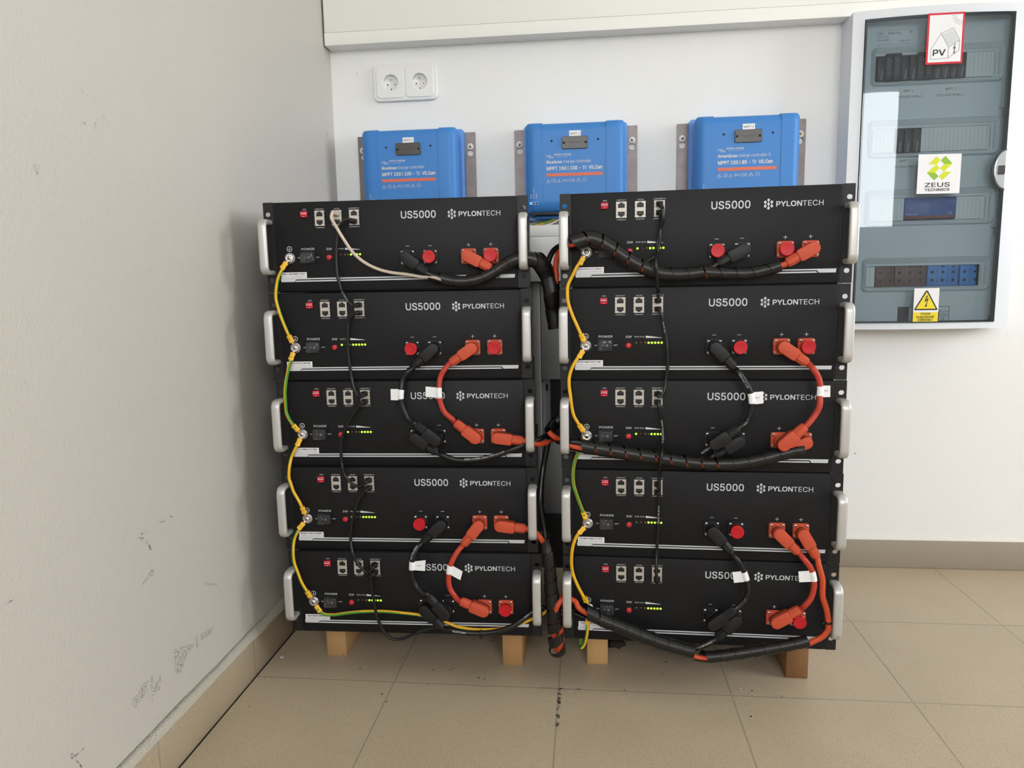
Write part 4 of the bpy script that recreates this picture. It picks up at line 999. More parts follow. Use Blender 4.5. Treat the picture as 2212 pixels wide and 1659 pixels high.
def wrap(key, r, pitch, width, lab, phase=0., tilt=.0012):
    P = spline(mm(PATHS[key]), 10); mb = MB(); spiral(mb, P, r, pitch, width, 'wrap', phase, tilt)
    o = mb.done('spiral_wrap', None, label=lab, cat='cable wrap', group='black spiral cable wraps')
    smooth_by_angle(o, 50)
    return o
wrap('wL0', lambda f: .0098+.0042*max(0, (f-.62)/.38), .0255, .0248, 'black spiral wrap sagging along the bottom of the top left battery', .6)
wrap('wUp', lambda f: .0150, .030, .0305, 'thick glossy black spiral wrap hanging between the upper batteries of both stacks', .2)
wrap('wR0', lambda f: min(.0142-.0050*min(1, f*1.25), .0112+.05*f), .0262, lambda f: .0232 if f < .42 else .0256 if f < .58 else .0240 if f < .66 else .0255, 'black spiral wrap dipping across the top right battery', 2.2)
wrap('wR2', lambda f: .0122-.0016*f, .0262, lambda f: .0232 if f < .62 else .0257, 'black spiral wrap with orange slits crossing the middle right battery', 1.2)
wrap('wR4a', lambda f: .0120, .0262, lambda f: .0240 if f < .12 else .0260, 'black spiral wrap sloping down across the bottom right battery', 1.0)
wrap('wR4b', lambda f: .0098, .0258, .0254, 'black spiral wrap curving up under the bottom right battery to its right end', .4)
wrap('wLow', lambda f: .0085+.0068*f, .0258, lambda f: .0248-.0010*f-(.0068 if f > .66 else 0), 'upright black spiral wrap ending on the floor between the two stacks', 1.6)
wrap('wKnot', lambda f: .0120-.003*f, .0085, .0082, 'ribbed black wrap curling behind the middle right handle', 0, .0006)

def tie(P, s, r, lab, flip=1):
    S = arclen(P); i = min(range(len(P)), key=lambda k: abs(S[k]-s)); t = (P[min(i+1, len(P)-1)]-P[max(i-1, 0)]).normalized()
    mb = MB(); seg = [P[i]-t*.0018, P[i]+t*.0018]; sweep(mb, seg, r, 'blackplastic', 16)
    n = Vector((0, -1, 0)); u = t.cross(n).normalized()*flip
    c = P[i]+u*(r+.002); mb.box(c.x-.003, c.x+.003, c.y-.0025, c.y+.0025, c.z-.0025, c.z+.0025, 'blackplastic', .0005, 1)
    mb.done('cable_tie', None, label=lab, cat='cable tie', group='black cable ties')
tie(CP['cL4a'], .082, .0062, 'black cable tie on the black cable below the bottom left terminals')
tie(CP['cL4a'], .215, .0062, 'black cable tie on the black cable left of the bottom left handle')
SR = arclen(CP['cR3'])
_i = min(range(len(CP['cR3'])), key=lambda k: (CP['cR3'][k]-mm([PATHS['cR3'][4]])[0]).length)
tie(CP['cR3'], SR[_i], .0060, 'black cable tie on the orange cable by the lowest right handle')

# ---------------------------------------------------------------- network cables
def net_plug(root, n, pi, jack, aim, boot='blackplastic'):
    z = PORT_Z+(.0072 if jack == 0 else -.0072); W = WF[n]
    c = W @ Vector((PORT_X[pi], 0, z))
    mb = MB(); mb.box(-.0057, .0057, -.012, -.001, -.0040, .0040, boot, .0006, 1)
    p = mb.done('network_plug', root); p.matrix_basis = W @ Matrix.Translation((PORT_X[pi], 0, z))
    a = W @ Vector((PORT_X[pi], -.010, z)); d = (aim-a); l = min(d.length*.9, .020); e = a+d.normalized()*l
    mid = a+(W.to_3x3() @ Vector((0, -.006, 0)))*.6+d.normalized()*l*.3
    mb = MB(); sweep(mb, spline([a, mid, e], 6), lambda f: .0048-.0016*f, boot, 12); b = mb.done('strain_relief', p)
    b.matrix_basis = p.matrix_basis.inverted()
    return [a, mid, e]
NET = [('nL0', ('L0', 2, 1), ('L1', 2, 0), 'rubber', 'thin black network cable linking the top and second left batteries'),
       ('nL1', ('L1', 2, 1), ('L2', 2, 0), 'rubber', 'thin black network cable linking the second and middle left batteries'),
       ('nL2', ('L2', 2, 1), ('L3', 2, 0), 'rubber', 'thin black network cable linking the middle and fourth left batteries'),
       ('nL3', ('L3', 2, 1), ('L4', 2, 0), 'rubber', 'thin black network cable linking the fourth and bottom left batteries'),
       ('nL4', ('L4', 2, 1), None, 'rubber', 'thin black network cable dipping below the bottom left battery near the floor'),
       ('nR0', ('R0', 2, 0), ('R1', 2, 0), 'rubber', 'thin black network cable hanging in front of the wrap from the top right battery'),
       ('nR0b', ('R0', 2, 1), None, 'rubber', 'thin black network cable bending left into the wrap on the top right battery'),
       ('nR1', ('R1', 2, 1), ('R2', 2, 0), 'rubber', 'thin black network cable bowing right between the second and middle right batteries'),
       ('nR2', ('R2', 2, 1), ('R3', 2, 0), 'rubber', 'thin black network cable crossing the straight wrap on the middle right battery'),
       ('nR3', ('R3', 2, 1), ('R4', 2, 1), 'rubber', 'thin black network cable hanging straight to the bottom right battery'),
       ('beige', ('L0', 1, 0), None, 'beige', 'beige network cable curving across the top left battery')]
for key, a, b, m, lab in NET:
    root = thing('network_cable', lab, 'network cable', (0, 0, 0), 0, 'black network cables' if m == 'rubber' else None)
    pts = mm(PATHS[key]); bt = 'beigeplug' if m == 'beige' else 'blackplastic'
    h = net_plug(root, *a, pts[0], bt); P = [h[2]]+pts
    if b: P = P+[net_plug(root, *b, pts[-1], bt)[2]]
    Q = [P[0]]
    for v in P[1:]:
        if (v-Q[-1]).length > .004: Q.append(v)
    P = spline(Q, 10); mb = MB(); sweep(mb, P, .0028 if m == 'rubber' else .0029, m, 12); mb.done('sheath', root)
    if key in ('nL0', 'nR2', 'nR3', 'nR1'):
        mb = MB(); cable_text(mb, P, .0028, {'nL0': 'CAT.5E UTP', 'nR2': '4PAIRS 24AWG CAT.5E UTP', 'nR3': 'CAT.5E UTP 4PAIRS', 'nR1': 'CAT.5E UTP'}[key], {'nL0': .145, 'nR2': .03, 'nR3': .02, 'nR1': .02}[key], .0026, 15, 'stripe'); mb.done('cable_print', root)

# ---------------------------------------------------------------- yellow-green earth wires
GW = [('gL0', 'L0', 'L1', (-100, 66, 0), 'yellow and green earth wire between the top two left batteries'),
      ('gL1', 'L1', 'L2', (-62, 62, 60), 'yellow and green earth wire between the second and middle left batteries'),
      ('gL2', 'L2', 'L3', (88, 72, 0), 'yellow and green earth wire between the middle and fourth left batteries'),
      ('gL3', 'L3', 'L4', (70, 76, 0), 'yellow and green earth wire between the two lowest left batteries'),
      ('gL4', 'L4', None, (18, 78, 300), 'yellow and green earth wire running along the bottom left battery stripe'),
      ('gR0', 'R0', 'R1', (180, 75, 0), 'almost all yellow earth wire between the top two right batteries'),
      ('gR1', 'R1', 'R2', (190, 80, 100), 'almost all yellow earth wire between the second and middle right batteries'),
      ('gR2', 'R2', 'R3', (8, 42, 0), 'green and yellow earth wire between the middle and fourth right batteries'),
      ('gR3', 'R3', 'R4', (-125, 48, 0), 'yellow earth wire with small print between the two lowest right batteries'),
      ('gR4', 'R4', None, (110, 85, 0), 'short yellow and green earth wire looping under the bottom right battery')]
def sleeve(root, p, stud):
    d = stud-p; L = d.length; u = d.normalized(); n = Vector((0, -1, 0)); n = (n-u*n.dot(u)).normalized(); w = u.cross(n)
    mtx = Matrix((u, n, w)).transposed().to_4x4(); mtx.translation = p
    mb = MB(); 
    rows = [(-.0072, .0046, .0030), (-.0062, .0050, .0031), (-.0030, .0047, .0027), (0, .0044, .0022), (.0030, .0047, .0027), (.0060, .0050, .0030), (.0072, .0046, .0026)]
    V = []; Fc = []; k = 12
    for x, ww, hh in rows: V += [(x, hh*abs(math.sin(2*PI*q/k))**.6*(1 if math.sin(2*PI*q/k) > 0 else -1), ww*abs(math.cos(2*PI*q/k))**.6*(1 if math.cos(2*PI*q/k) > 0 else -1)) for q in range(k)]
    for i in range(len(rows)-1):
        for q in range(k): Fc.append((i*k+q, i*k+(q+1) % k, (i+1)*k+(q+1) % k, (i+1)*k+q))
    Fc += [tuple(range(k)), tuple(range(len(rows)*k-k, len(rows)*k))]
    mb.add(V, Fc, 'sleeve', True)
    o = mb.done('crimp_sleeve', root); o.matrix_basis = mtx
    mb = MB(); mb.box(.006, L-.005, -.0012, .0012, -.0022, .0022, 'copper', .0004, 1)
    V, Fc = plate(circ(0, 0, .0062, 24), [circ(0, 0, .0032, 16)], .0007, -.0007, '')
    mb.add([(L+x, y, z) for x, y, z in V], Fc, 'steel')
    q = mb.done('ring_terminal', o)
for key, a, b, tw, lab in GW:
    root = thing('earth_wire', lab, 'wire', (0, 0, 0), 0, 'yellow and green earth wires')
    pts = mm(PATHS[key])
    sa = WF[a] @ Vector((STUD[0], -.0036, STUD[1])); sleeve(root, pts[0], sa)
    if b: sb = WF[b] @ Vector((STUD[0], -.0036, STUD[1])); sleeve(root, pts[-1], sb)
    P = spline(pts, 10); mb = MB(); sweep(mb, P, .0030, 'yellow', 16, ('green',)+tw); mb.done('insulation', root)
    if key == 'gR3': mb = MB(); cable_text(mb, P, .0030, 'H07V-K 16 mm2 EN 50525', .045, .0022, 5, 'ink'); mb.done('wire_print', root)

# ---------------------------------------------------------------- three blue charge controllers on steel brackets (local: x centre, z=0 top of the face, y=0 wall)
def controller(cx, z, num, l1, l1b, l2, lab, leds):
    t = thing('charge_controller', lab, 'charge controller', (cx, YB, z), 0, 'blue solar charge controllers')
    yf = -.092                                    # face plane relative to the wall
    # bracket: one bent sheet either side
    for s in (-1, 1):
        hol = [circ(s*.1415, -.0335, .0040, 16), circ(s*.1415, -.0490, .0080, 20)]
        x0, x1 = sorted((s*.112, s*.1545))
        V, Fc = plate(rrect(x0, x1, -.245, .0020, .002, 3), hol, -.003, -.0055, '')
        mb = MB(); mb.add(V, Fc, 'bracket')
        x0, x1 = sorted((s*.1525, s*.1545)); mb.box(x0, x1, -.003, 0, -.245, .001, 'bracket')
        br = mb.done('bracket', t)
        mb = MB(); mb.lathe([(.0085, .0055), (.0083, .0070), (.0040, .0074)], 'white_plastic', (s*.1415, 0, -.0335), seg=24)
        mb.lathe([(.0038, .0074), (.0034, .0084), (.0001, .0086)], 'brass', (s*.1415, 0, -.0335), seg=18)
        for a in (.2, .2+PI/2): mb.line((s*.1415-.0022*math.cos(a), -.0335-.0022*math.sin(a)), (s*.1415+.0022*math.cos(a), -.0335+.0022*math.sin(a)), .0009, -.0087, 'ink')
        mb.done('wall_screw', br)
    # heat sink plate, then the cover
    mb = MB(); mb.prism(rrect(-.1285, .1285, -.226, .0065, .008, 5), -.006, -.028, 'bluelight', False, .001); mb.done('back_plate', t)
    def shell(x0, x1, zt, yf, rl, rr_):
        """rounded front cover slice: section swept in z with a quarter round at the top and bottom"""
        mb = MB(); prof = []          # (x, depth) across
        R = .024
        if rl: prof += [(x0+R-R*math.cos(PI/2*k/7), R-R*math.sin(PI/2*k/7)) for k in range(8)]
        else: prof += [(x0, R), (x0, 0)]
        if rr_: prof += [(x1-R+R*math.sin(PI/2*k/7), R-R*math.cos(PI/2*k/7)) for k in range(8)]
        else: prof += [(x1, 0), (x1, R)]
        zb = -.212; rows = []; rc = .0125
        for k in range(8): a = PI/2*k/7; rows.append((zt-.020+.020*math.cos(a), .020*(1-math.sin(a))))
        for k in range(8): a = PI/2*k/7; rows.append((zb+.030-.030*math.sin(a), .022*(1-math.cos(a))))
        V = []; Fc = []; n = len(prof)
        for zz, dy in rows:
            for px, dp in prof:
                d = zt-zz; sh = (rc-math.sqrt(max(rc*rc-(rc-d)**2, 0)) if d < rc else 0)*min(1, dp/R*1.0)
                sx = (sh if (rl and px < (x0+x1)/2) else -sh if (rr_ and px > (x0+x1)/2) else 0)
                V.append((px+sx, yf+max(dp, 0)+dy*(1-dp/R if dp < R else 0), zz))
        # close back to the plate
        for i in range(len(rows)-1):
            for k in range(n-1): Fc.append((i*n+k, i*n+k+1, (i+1)*n+k+1, (i+1)*n+k))
        m0 = len(V)
        top = [V[k] for k in range(n)]; bot = [V[(len(rows)-1)*n+k] for k in range(n)]
        V += [(x, -.028, zz) for x, y, zz in top]+[(x, -.028, zb) for x, y, zz in bot]
        for k in range(n-1): Fc += [(k, m0+k, m0+k+1, k+1), ((len(rows)-1)*n+k, (len(rows)-1)*n+k+1, m0+n+k+1, m0+n+k)]
        for q in (0, n-1):
            col = [i*n+q for i in range(len(rows))]; Fc.append(tuple(col+[m0+n+q, m0+q]))
        mb.add(V, Fc, 'blue', True)
        return mb
    b = shell(-.1215, -.0790, .0022, yf-.0010, True, False); lft = b.done('side_cover', t)
    b = shell(-.0788, .0752, 0, yf, False, False); mid = b.done('centre_cover', t)
    b = shell(.0754, .1215, .0022, yf-.0010, False, True); rgt = b.done('side_cover', t)
    for o in (lft, mid, rgt): smooth_by_angle(o, 35)
    mb = MB(); mb.box(-.110, .110, -.080, -.030, -.2155, -.2105, 'dispcover', .002); mb.box(-.10, .02, -.050, -.028, -.224, -.215, 'blue', .002); mb.done('terminal_box', t)
    mb = MB(); mb.prism(rrect(-.0315, .0315, -.0640, -.0345, .004, 4), yf, yf-.0035, 'dispcover', False, .001)
    mb.text('Display option', -.016, -.0515, .030, .0042, yf-.0036, 'ink', 0)
    cv = mb.done('display_cover', t)
    for s in (-1, 1):
        mb = MB(); mb.lathe([(.0030, .0034), (.0026, .0052), (.0001, .0053)], 'hole', (s*.0262, yf, -.0495), seg=16); mb.done('screw', cv)
        mb = MB(); mb.lathe([(.0028, 0), (.0024, .0010), (.0001, .0012)], 'ink', (s*.0560, yf, -.0436), seg=16); mb.done('screw', t)
    mb = MB(); mb.box(-.0135, .0145, yf-.0006, yf-.0001, -.0350, -.0215, 'sticker'); mb.text('MPPT %d' % num, -.0108, -.0310, .0225, .0052, yf-.0008, 'ink', 0); mb.done('name_sticker', t)
    # front print
    mb = MB(); y = yf-.0005; p = 'print'
    for k in range(3):                            # wave mark
        x = -.0692+k*.0038
        mb.ring(x+.0016, -.0790, .0012, .0020, y, p, 0, 180, 10); mb.rect(x-.0004, x+.0004, -.0815, -.0790, y, p); mb.rect(x+.0028, x+.0036, -.0815, -.0790, y, p)
        x = -.0628+k*.0038
        mb.ring(x+.0016, -.0822, .0012, .0020, y, p, 180, 360, 10); mb.rect(x-.0004, x+.0004, -.0822, -.0797, y, p); mb.rect(x+.0028, x+.0036, -.0822, -.0797, y, p)
    mb.text('victron energy', -.0505, -.0798, .0418, .0066, y, p, .018)
    mb.text('BLUE POWER', -.0455, -.0822, .0270, .0014, y, p, .02)
    mb.text(l1, -.0692, -.0968, .0390 if 'Blue' in l1 else .0462, .0070, y, p, .045)
    mb.text(l1b, (-.0285 if 'Blue' in l1 else -.0215), -.0985, .0678 if 'Blue' in l1 else .0730, .0092, y, p, -.004)
    mb.text(l2, -.0688, -.1128, .1345 if '100' in l2 else .1260, .0088, y, p, .045)
    mb.rect(-.0692, .0664, -.1274, -.1198, y, 'bar')
    def tri(x, z, w, h):
        A = [(x-w/2, z), (x+w/2, z), (x, z+h)]
        for k in range(3): mb.line(A[k], A[(k+1) % 3], .0007, y, p)
        mb.rect(x-.0004, x+.0004, z+h*.3, z+h*.65, y, p); mb.rect(x-.0004, x+.0004, z+h*.13, z+h*.22, y, p)
    tri(-.0651, -.1420, .0092, .0080); tri(-.0387, -.1420, .0080, .0080); tri(.0080, -.1405, .0112, .0078)
    for x in (-.0567, -.0467): mb.rect(x-.0003, x+.0003, -.1412, -.1345, y, p)
    for z in (-.1412, -.1345): mb.rect(-.0567, -.0467, z-.0003, z+.0003, y, p)
    mb.rect(-.0520, -.0514, -.1412, -.1345, y, p); mb.text('i', -.0495, -.1402, .0012, .0048, y, p, .01)
    mb.text('IP43', -.0310, -.1408, .0150, .0060, y, p, -.004); mb.text('CE', -.0130, -.1412, .0122, .0070, y, p, .005)
    mb.ring(.0232, -.1372, .0042, .0048, y, p); mb.text('Tr', .0215, -.1390, .0036, .0036, y, p); mb.rect(.0170, .0184, -.1395, -.1390, y, p); mb.rect(.0280, .0298, -.1390, -.1385, y, p)
    for i, (tx, xx) in enumerate((('Bulk', -.1058), ('Absorption', -.0988), ('Float', -.0920))): mb.text(tx, xx, -.1782, len(tx)*.0024, .0042, yf-.0015, p, 0, PI/2)
    mb.done('front_lettering', mid)
    mb = MB(); mb.prism(rrect(-.1118, -.0902, -.1938, -.1860, .002, 3), yf-.0005, yf-.0014, 'bluelight'); pl = mb.done('light_plate', t)
    for i, x in enumerate((-.1082, -.1010, -.0938)):
        mb = MB(); mb.lathe([(.0026, .0013), (.0022, .0022), (.0001, .0026)], 'led_blue' if (i == 0 and leds) else 'dispcover', (x, yf, -.1899), seg=16); mb.done('status_light', pl)
controller(-.3915, 1.1365, 1, 'BlueSolar', 'charge controller', 'MPPT 150 l 100 - Tr  VE.Can', 'blue charge controller with MPPT 1 sticker, above the left battery stack', False)
controller(.0185, 1.1365, 2, 'BlueSolar', 'charge controller', 'MPPT 150 l 100 - Tr  VE.Can', 'blue charge controller with MPPT 2 sticker, seen above the gap between the stacks', True)
controller(.4250, 1.1355, 3, 'SmartSolar', 'charge controller 0', 'MPPT 150 l 85 - Tr  VE.Can', 'blue charge controller with MPPT 3 sticker, above the right battery stack', False)

# ---------------------------------------------------------------- distribution cabinet with a bulged clear door (local: x centre, z centre 0, y=0 wall)
dc = thing('distribution_cabinet', 'white electrical distribution cabinet with a clear door and warning stickers', 'electrical cabinet', (.845, YB, .990))
bulge = lambda x: -.077-.018*(1-min(1, (x/.19)**2))
def bent(mb, x0, x1, z0, z1, dy, th, m, n=14, nz=1, f=bulge):
    V = []; Fc = []
    for i in range(n+1):
        x = x0+(x1-x0)*i/n; y = f(x)-dy
        V += [(x, y, z0), (x, y, z1), (x, y+th, z1), (x, y+th, z0)]
    for i in range(n):
        for q in range(4): Fc.append((4*i+q, 4*i+4+q, 4*i+4+(q+1) % 4, 4*i+(q+1) % 4))
    Fc += [(3, 2, 1, 0), (4*n, 4*n+1, 4*n+2, 4*n+3)]
    mb.add(V, Fc, m, False)
HX, HZ = .190, .3625
mb = MB()
mb.box(-HX+.0006, -HX+.0036, -.074, 0, -HZ, HZ, 'cab_white'); mb.box(HX-.0036, HX-.0006, -.074, 0, -HZ, HZ, 'cab_white')
mb.box(-HX+.003, HX-.003, -.074, 0, HZ-.0036, HZ-.0006, 'cab_white'); mb.box(-HX+.003, HX-.003, -.074, 0, -HZ+.0006, -HZ+.0036, 'cab_white'); mb.box(-HX+.003, HX-.003, -.004, 0, -HZ+.003, HZ-.003, 'cab_white')
mb.done('housing', dc)
mb = MB(); DX0, DX1, DZ0, DZ1 = -.1650, .1570, -.3480, .3440
bent(mb, -HX, DX0, -HZ, HZ, 0, .010, 'cab_white', 6); bent(mb, DX1, HX, -HZ, HZ, 0, .010, 'cab_white', 6)
bent(mb, DX0, DX1, DZ1, HZ, 0, .010, 'cab_white', 24); bent(mb, DX0, DX1, -HZ, DZ0, 0, .010, 'cab_white', 24)
fr = mb.done('front_frame', dc); 
# door
dr = obj('door', None, dc)
mb = MB(); g = .0012; bent(mb, DX0+g, DX1-g, DZ0+g, DZ1-g, .0035, .0022, 'smoked', 30); pane = mb.done('clear_pane', dr); smooth_by_angle(pane, 30)
mb = MB()
bent(mb, DX0+g, DX0+g+.0035, DZ0+g, DZ1-g, .0032, .009, 'dark_rim', 2); bent(mb, DX1-g-.0060, DX1-g, DZ0+g, DZ1-g, .0032, .009, 'dark_rim', 2)
bent(mb, DX0+g+.0035, DX1-g-.006, DZ1-g-.0050, DZ1-g, .0030, .008, 'dark_rim', 24); bent(mb, DX0+g+.0035, DX1-g-.006, DZ0+g, DZ0+g+.0040, .0030, .008, 'dark_rim', 24)
mb.done('door_rim', dr)
mb = MB()
for s in (1, ): 
    n = 24; V = []; Fc = []
    pts = [(.1555-.0290*math.sin(PI*k/n), .0465*math.cos(PI*k/n)) for k in range(n+1)]
    mb.prism(pts, bulge(.15)-.003, bulge(.15)-.006, 'dark_rim', False, .001)
    pts = [(.1550-.0255*math.sin(PI*k/n), .0430*math.cos(PI*k/n)) for k in range(n+1)]
    mb.prism(pts, bulge(.15)-.006, bulge(.15)-.0085, 'latch', False, .002)
    mb.prism(rrect(.137, .152, -.011, .009, .003), bulge(.15)-.0085, bulge(.15)-.0115, 'dispcover', False, .001)
mb.done('latch', dr)
# inner cover with four raised windows
cov = thing('inner_cover', None, None) if False else obj('inner_cover', None, dc)
cov['label'] = 'grey inner cover behind the door'
yc = -.058
rows = [(.213, .269), (.0505, .106), (-.107, -.053), (-.2625, -.2125)]
hol = [[(-.1290, a), (.1290, a), (.1290, b), (-.1290, b)] for a, b in rows]
V, Fc = plate([(-.186, -.352), (.186, -.352), (.186, .352), (-.186, .352)], hol, yc+.002, yc, '')
mb = MB(); mb.add(V, Fc, 'cover_grey')
for a, b in rows:
    o = rrect(-.1400, .1520, a-.012, b+.020, .012, 5); i = rrect(-.1300, .1420, a-.001, b+.006, .004, 5); n = len(o)
    V = [(x, yc, z) for x, z in o]+[(x, yc-.006, z) for x, z in i]
    V = [(x, yc, z) for x, z in o]+[(x+( .004 if x < 0 else -.004), yc-.008, z+(.003 if z < (a+b)/2 else -.003)) for x, z in o]+[(x, yc-.001, z) for x, z in i]
    Fc = [(q*n+k, q*n+(k+1) % n, (q+1)*n+(k+1) % n, (q+1)*n+k) for q in range(2) for k in range(n)]
    mb.add(V, Fc, 'cover_grey')
    for x in (.132, .1395): mb.rect(x-.0006, x+.0006, a+.004, b-.004, yc-.0012, 'thinline')
for x, z in ((.1625, .3405), (.1635, .050), (-.155, -.340), (.160, -.340)):
    mb.lathe([(.0042, 0), (.0040, .002), (.0001, .0024)], 'dark_rim', (x, yc, z), seg=16)
for z in (.1390, -.130):
    mb.prism([(.146, z+.004), (.160, z+.004), (.160, z-.016), (.154, z-.018), (.154, z)], yc, yc-.004, 'thinline')
mb.done('cover_plate', cov)
def blank(x0, x1, r):
    a, b = rows[r]; mb = MB(); mb.box(x0+.0003, x1-.0003, yc-.001, yc+.012, a+.001, b-.001, 'cover_blank')
    x = x0+.009
    while x < x1-.004: mb.rect(x-.0003, x+.0003, a+.002, b-.002, yc-.0012, 'thinline'); x += .009
    mb.done('blanking_strip', cov)
def breaker(x0, r, txt=False):
    a, b = rows[r]; w = .0176; mb = MB()
    mb.box(x0+.0003, x0+w-.0003, yc-.008, yc+.02, a-.001+(-.001 if txt else .0), b+(.003 if txt else -.002), 'breaker', .0006, 1)
    if txt:
        for q, (ww, hh) in enumerate(((.008, .003), (.011, .0035), (.009, .002), (.010, .002), (.010, .002), (.009, .002), (.010, .002), (.010, .002))):
            zz = b-.008-q*.0050; mb.rect(x0+.003, x0+.003+ww, zz-hh*.3, zz, yc-.0083, 'thinline')
    else:
        x = x0+.0070
        mb.line((x, a), (x+.0022, a+.0225), .0005, yc-.0083, 'print'); mb.line((x+.0020, a), (x+.0042, a+.0225), .0005, yc-.0083, 'print')
    mb.done('breaker', cov)
# row 1
for k in range(11): breaker(-.1265+.0176*k, 0, k in (0, 1, 2, 5, 6) and k != 0)
blank(.0680, .1285, 0)
blank(-.1285, -.0790, 1)
for k in range(3): breaker(-.0785+.0190*k*1.02, 1)
blank(-.0200, .1285, 1)
# row 3: blue device between blanks
blank(-.1285, -.0495, 2); blank(.0655, .1285, 2)
a, b = rows[2]; mb = MB(); mb.box(-.0490, .0652, yc-.006, yc+.012, a+.0045, b-.002, 'bluedev', .0006, 1); mb.rect(-.0488, .0650, a+.0047, a+.0105, yc-.0062, 'brownred')
yy = yc-.0063
mb.text('Cerbo GX', -.0475, a+.0125, .0270, .0046, yy, 'print', 0); mb.text('CE', .0475, a+.0135, .0090, .0055, yy, 'print', 0)
for q in range(5): mb.rect(-.0090, .0060, b-.016-q*.0048, b-.0153-q*.0048, yy, 'thinline'); mb.disc(-.0115, b-.0156-q*.0048, .0007, yy, 'print', 8)
mb.rect(-.042, -.022, b-.0215, b-.0208, yy, 'thinline'); mb.rect(-.042, -.030, b-.0268, b-.0260, yy, 'thinline'); mb.text('victron energy', .0450, b-.0135, .017, .0020, yy, 'print', 0)
mb.done('monitoring_unit', cov, label='dark blue monitoring unit with a red stripe')
# row 4: brown and blue distribution blocks
a, b = rows[3]
for x0, x1, m, nh in ((-.1075, -.0660, 'brown', 2), (-.0640, .0080, 'brown', 3), (.0100, .0800, 'blueterm', 3), (.0830, .1200, 'blueterm', 2)):
    mb = MB(); mb.box(x0, x1, yc-.006, yc+.012, a+.001, b-.001, m, .0006, 1)
    st = .0236
    for k in range(nh):
        cx = x0+.0105+k*st
        if cx > x1: break
        for z in (a+.0145, b-.0165): mb.disc(min(cx, x1-.002), z, .0036 if cx+.0036 < x1 else .0030, yc-.0063, 'hole', 16)
        mb.rect(min(cx+st/2, x1-.0003)-.00025, min(cx+st/2, x1)+.00025, a+.003, b-.003, yc-.0063, 'hole')
        for z in (a+.011, b-.012): mb.disc(min(cx+st/2, x1-.001), z, .0013, yc-.0064, 'hole', 10)
        mb.flat([(cx-.0035, b-.0020), (cx+.0035, b-.0020), (cx+.002, b-.0055), (cx-.002, b-.0055)], yc-.0063, 'hole') if k else None
    mb.done('distribution_block', cov, label=('brown' if m == 'brown' else 'blue')+' distribution block')
blank(-.1285, -.1085, 3)
# captions on the cover
mb = MB(); yt = yc-.0006; ys = yc-.0003
for x0, x1, z0, z1, tx in ((-.0640, -.0425, .1860, .1935, 'MPPT 1'), (.0275, .0510, .1865, .1940, 'MPPT 2'), (-.0645, -.0400, .0285, .0360, 'MPPT 3')):
    mb.rect(x0-.003, x1+.003, z0-.0015, z1+.0015, ys, 'cover_blank'); mb.text(tx, x0, z0, x1-x0, .0062, yt, 'ink', 0)
for x0, x1, z0, tx in ((-.0800, -.0235, .1735, 'ODPOJEN\u00cd PANEL\u016e'), (.0065, .0680, .1735, 'ODPOJEN\u00cd PANEL\u016e'), (-.0830, -.0235, .0155, 'ODPOJEN\u00cd PANEL\u016e')):
    mb.rect(x0-.002, x1+.002, z0-.0015, z0+.0090, ys, 'cover_blank'); mb.text(tx, x0, z0, x1-x0, .0078, yt, 'ink', 0)
mb.done('captions', cov)
mb = MB()
for e in ((-.1295, -.0475), ): 
    for z in (.2915, .3255): mb.rect(e[0], e[1], z-.0003, z+.0003, yt, 'thinline')
    for x in e: mb.rect(x-.0003, x+.0003, .2915, .3255, yt, 'thinline')
for tx, x, z, w, h in (('OEZ', -.1262, .3158, .0110, .0048), ('DistriTon', -.1040, .3160, .0265, .0050), ('CE', -.0590, .3170, .0075, .0050), ('RZG-N-4T56', -.1262, .3092, .0235, .0030), ('OEZ:  40880', -.1262, .3025, .0235, .0030),
                     ('CSN EN 60439', -.0790, .2995, .0240, .0030), ('OEZ s.r.o., Sediv\u0161ka 339, 561 51 Letohrad, Czech Republic', -.1262, .2935, .0720, .0022)):
    mb.text(tx, x, z, w, h, yt, 'navy', 0)
mb.done('rating_plate', cov)
mb = MB(); mb.rect(-.0505, -.0250, -.3455, -.3110, yt, 'breaker')
for x in (-.0505, .0665): mb.rect(x-.0005, x+.0005, -.3455, -.3110, yt, 'ink')
for z in (-.3110, ): mb.rect(-.0505, .0665, z-.0005, z+.0005, yt, 'ink')
mb.rect(.036, .0440, -.3455, -.3240, yt, 'ink')
for z in (-.323, -.3285, -.334): mb.rect(.0380, .0665, z-.0003, z+.0003, yt, 'ink')
mb.text('40 A', .0500, -.3275, .0080, .0028, yt-.0002, 'ink', 0); mb.text('IP40/20C', .0465, -.3330, .0150, .0028, yt-.0002, 'ink', 0); mb.text('CE', .0480, -.3435, .0095, .0065, yt-.0002, 'ink', 0); mb.text('Praha', .0400, -.3215, .009, .0028, yt-.0002, 'ink', 0)
for tx, z in (('V\u00fdrobce', -.3155), ('Typ', -.3245), ('V\u00fdrobn\u00ed \u010d\u00edslo', -.3330), ('Napet\u00ed', -.3410)): mb.text(tx, -.0480, z, .0026*len(tx)*.62, .0022, yt-.0002, 'thinline', 0)
mb.done('data_plate', cov)
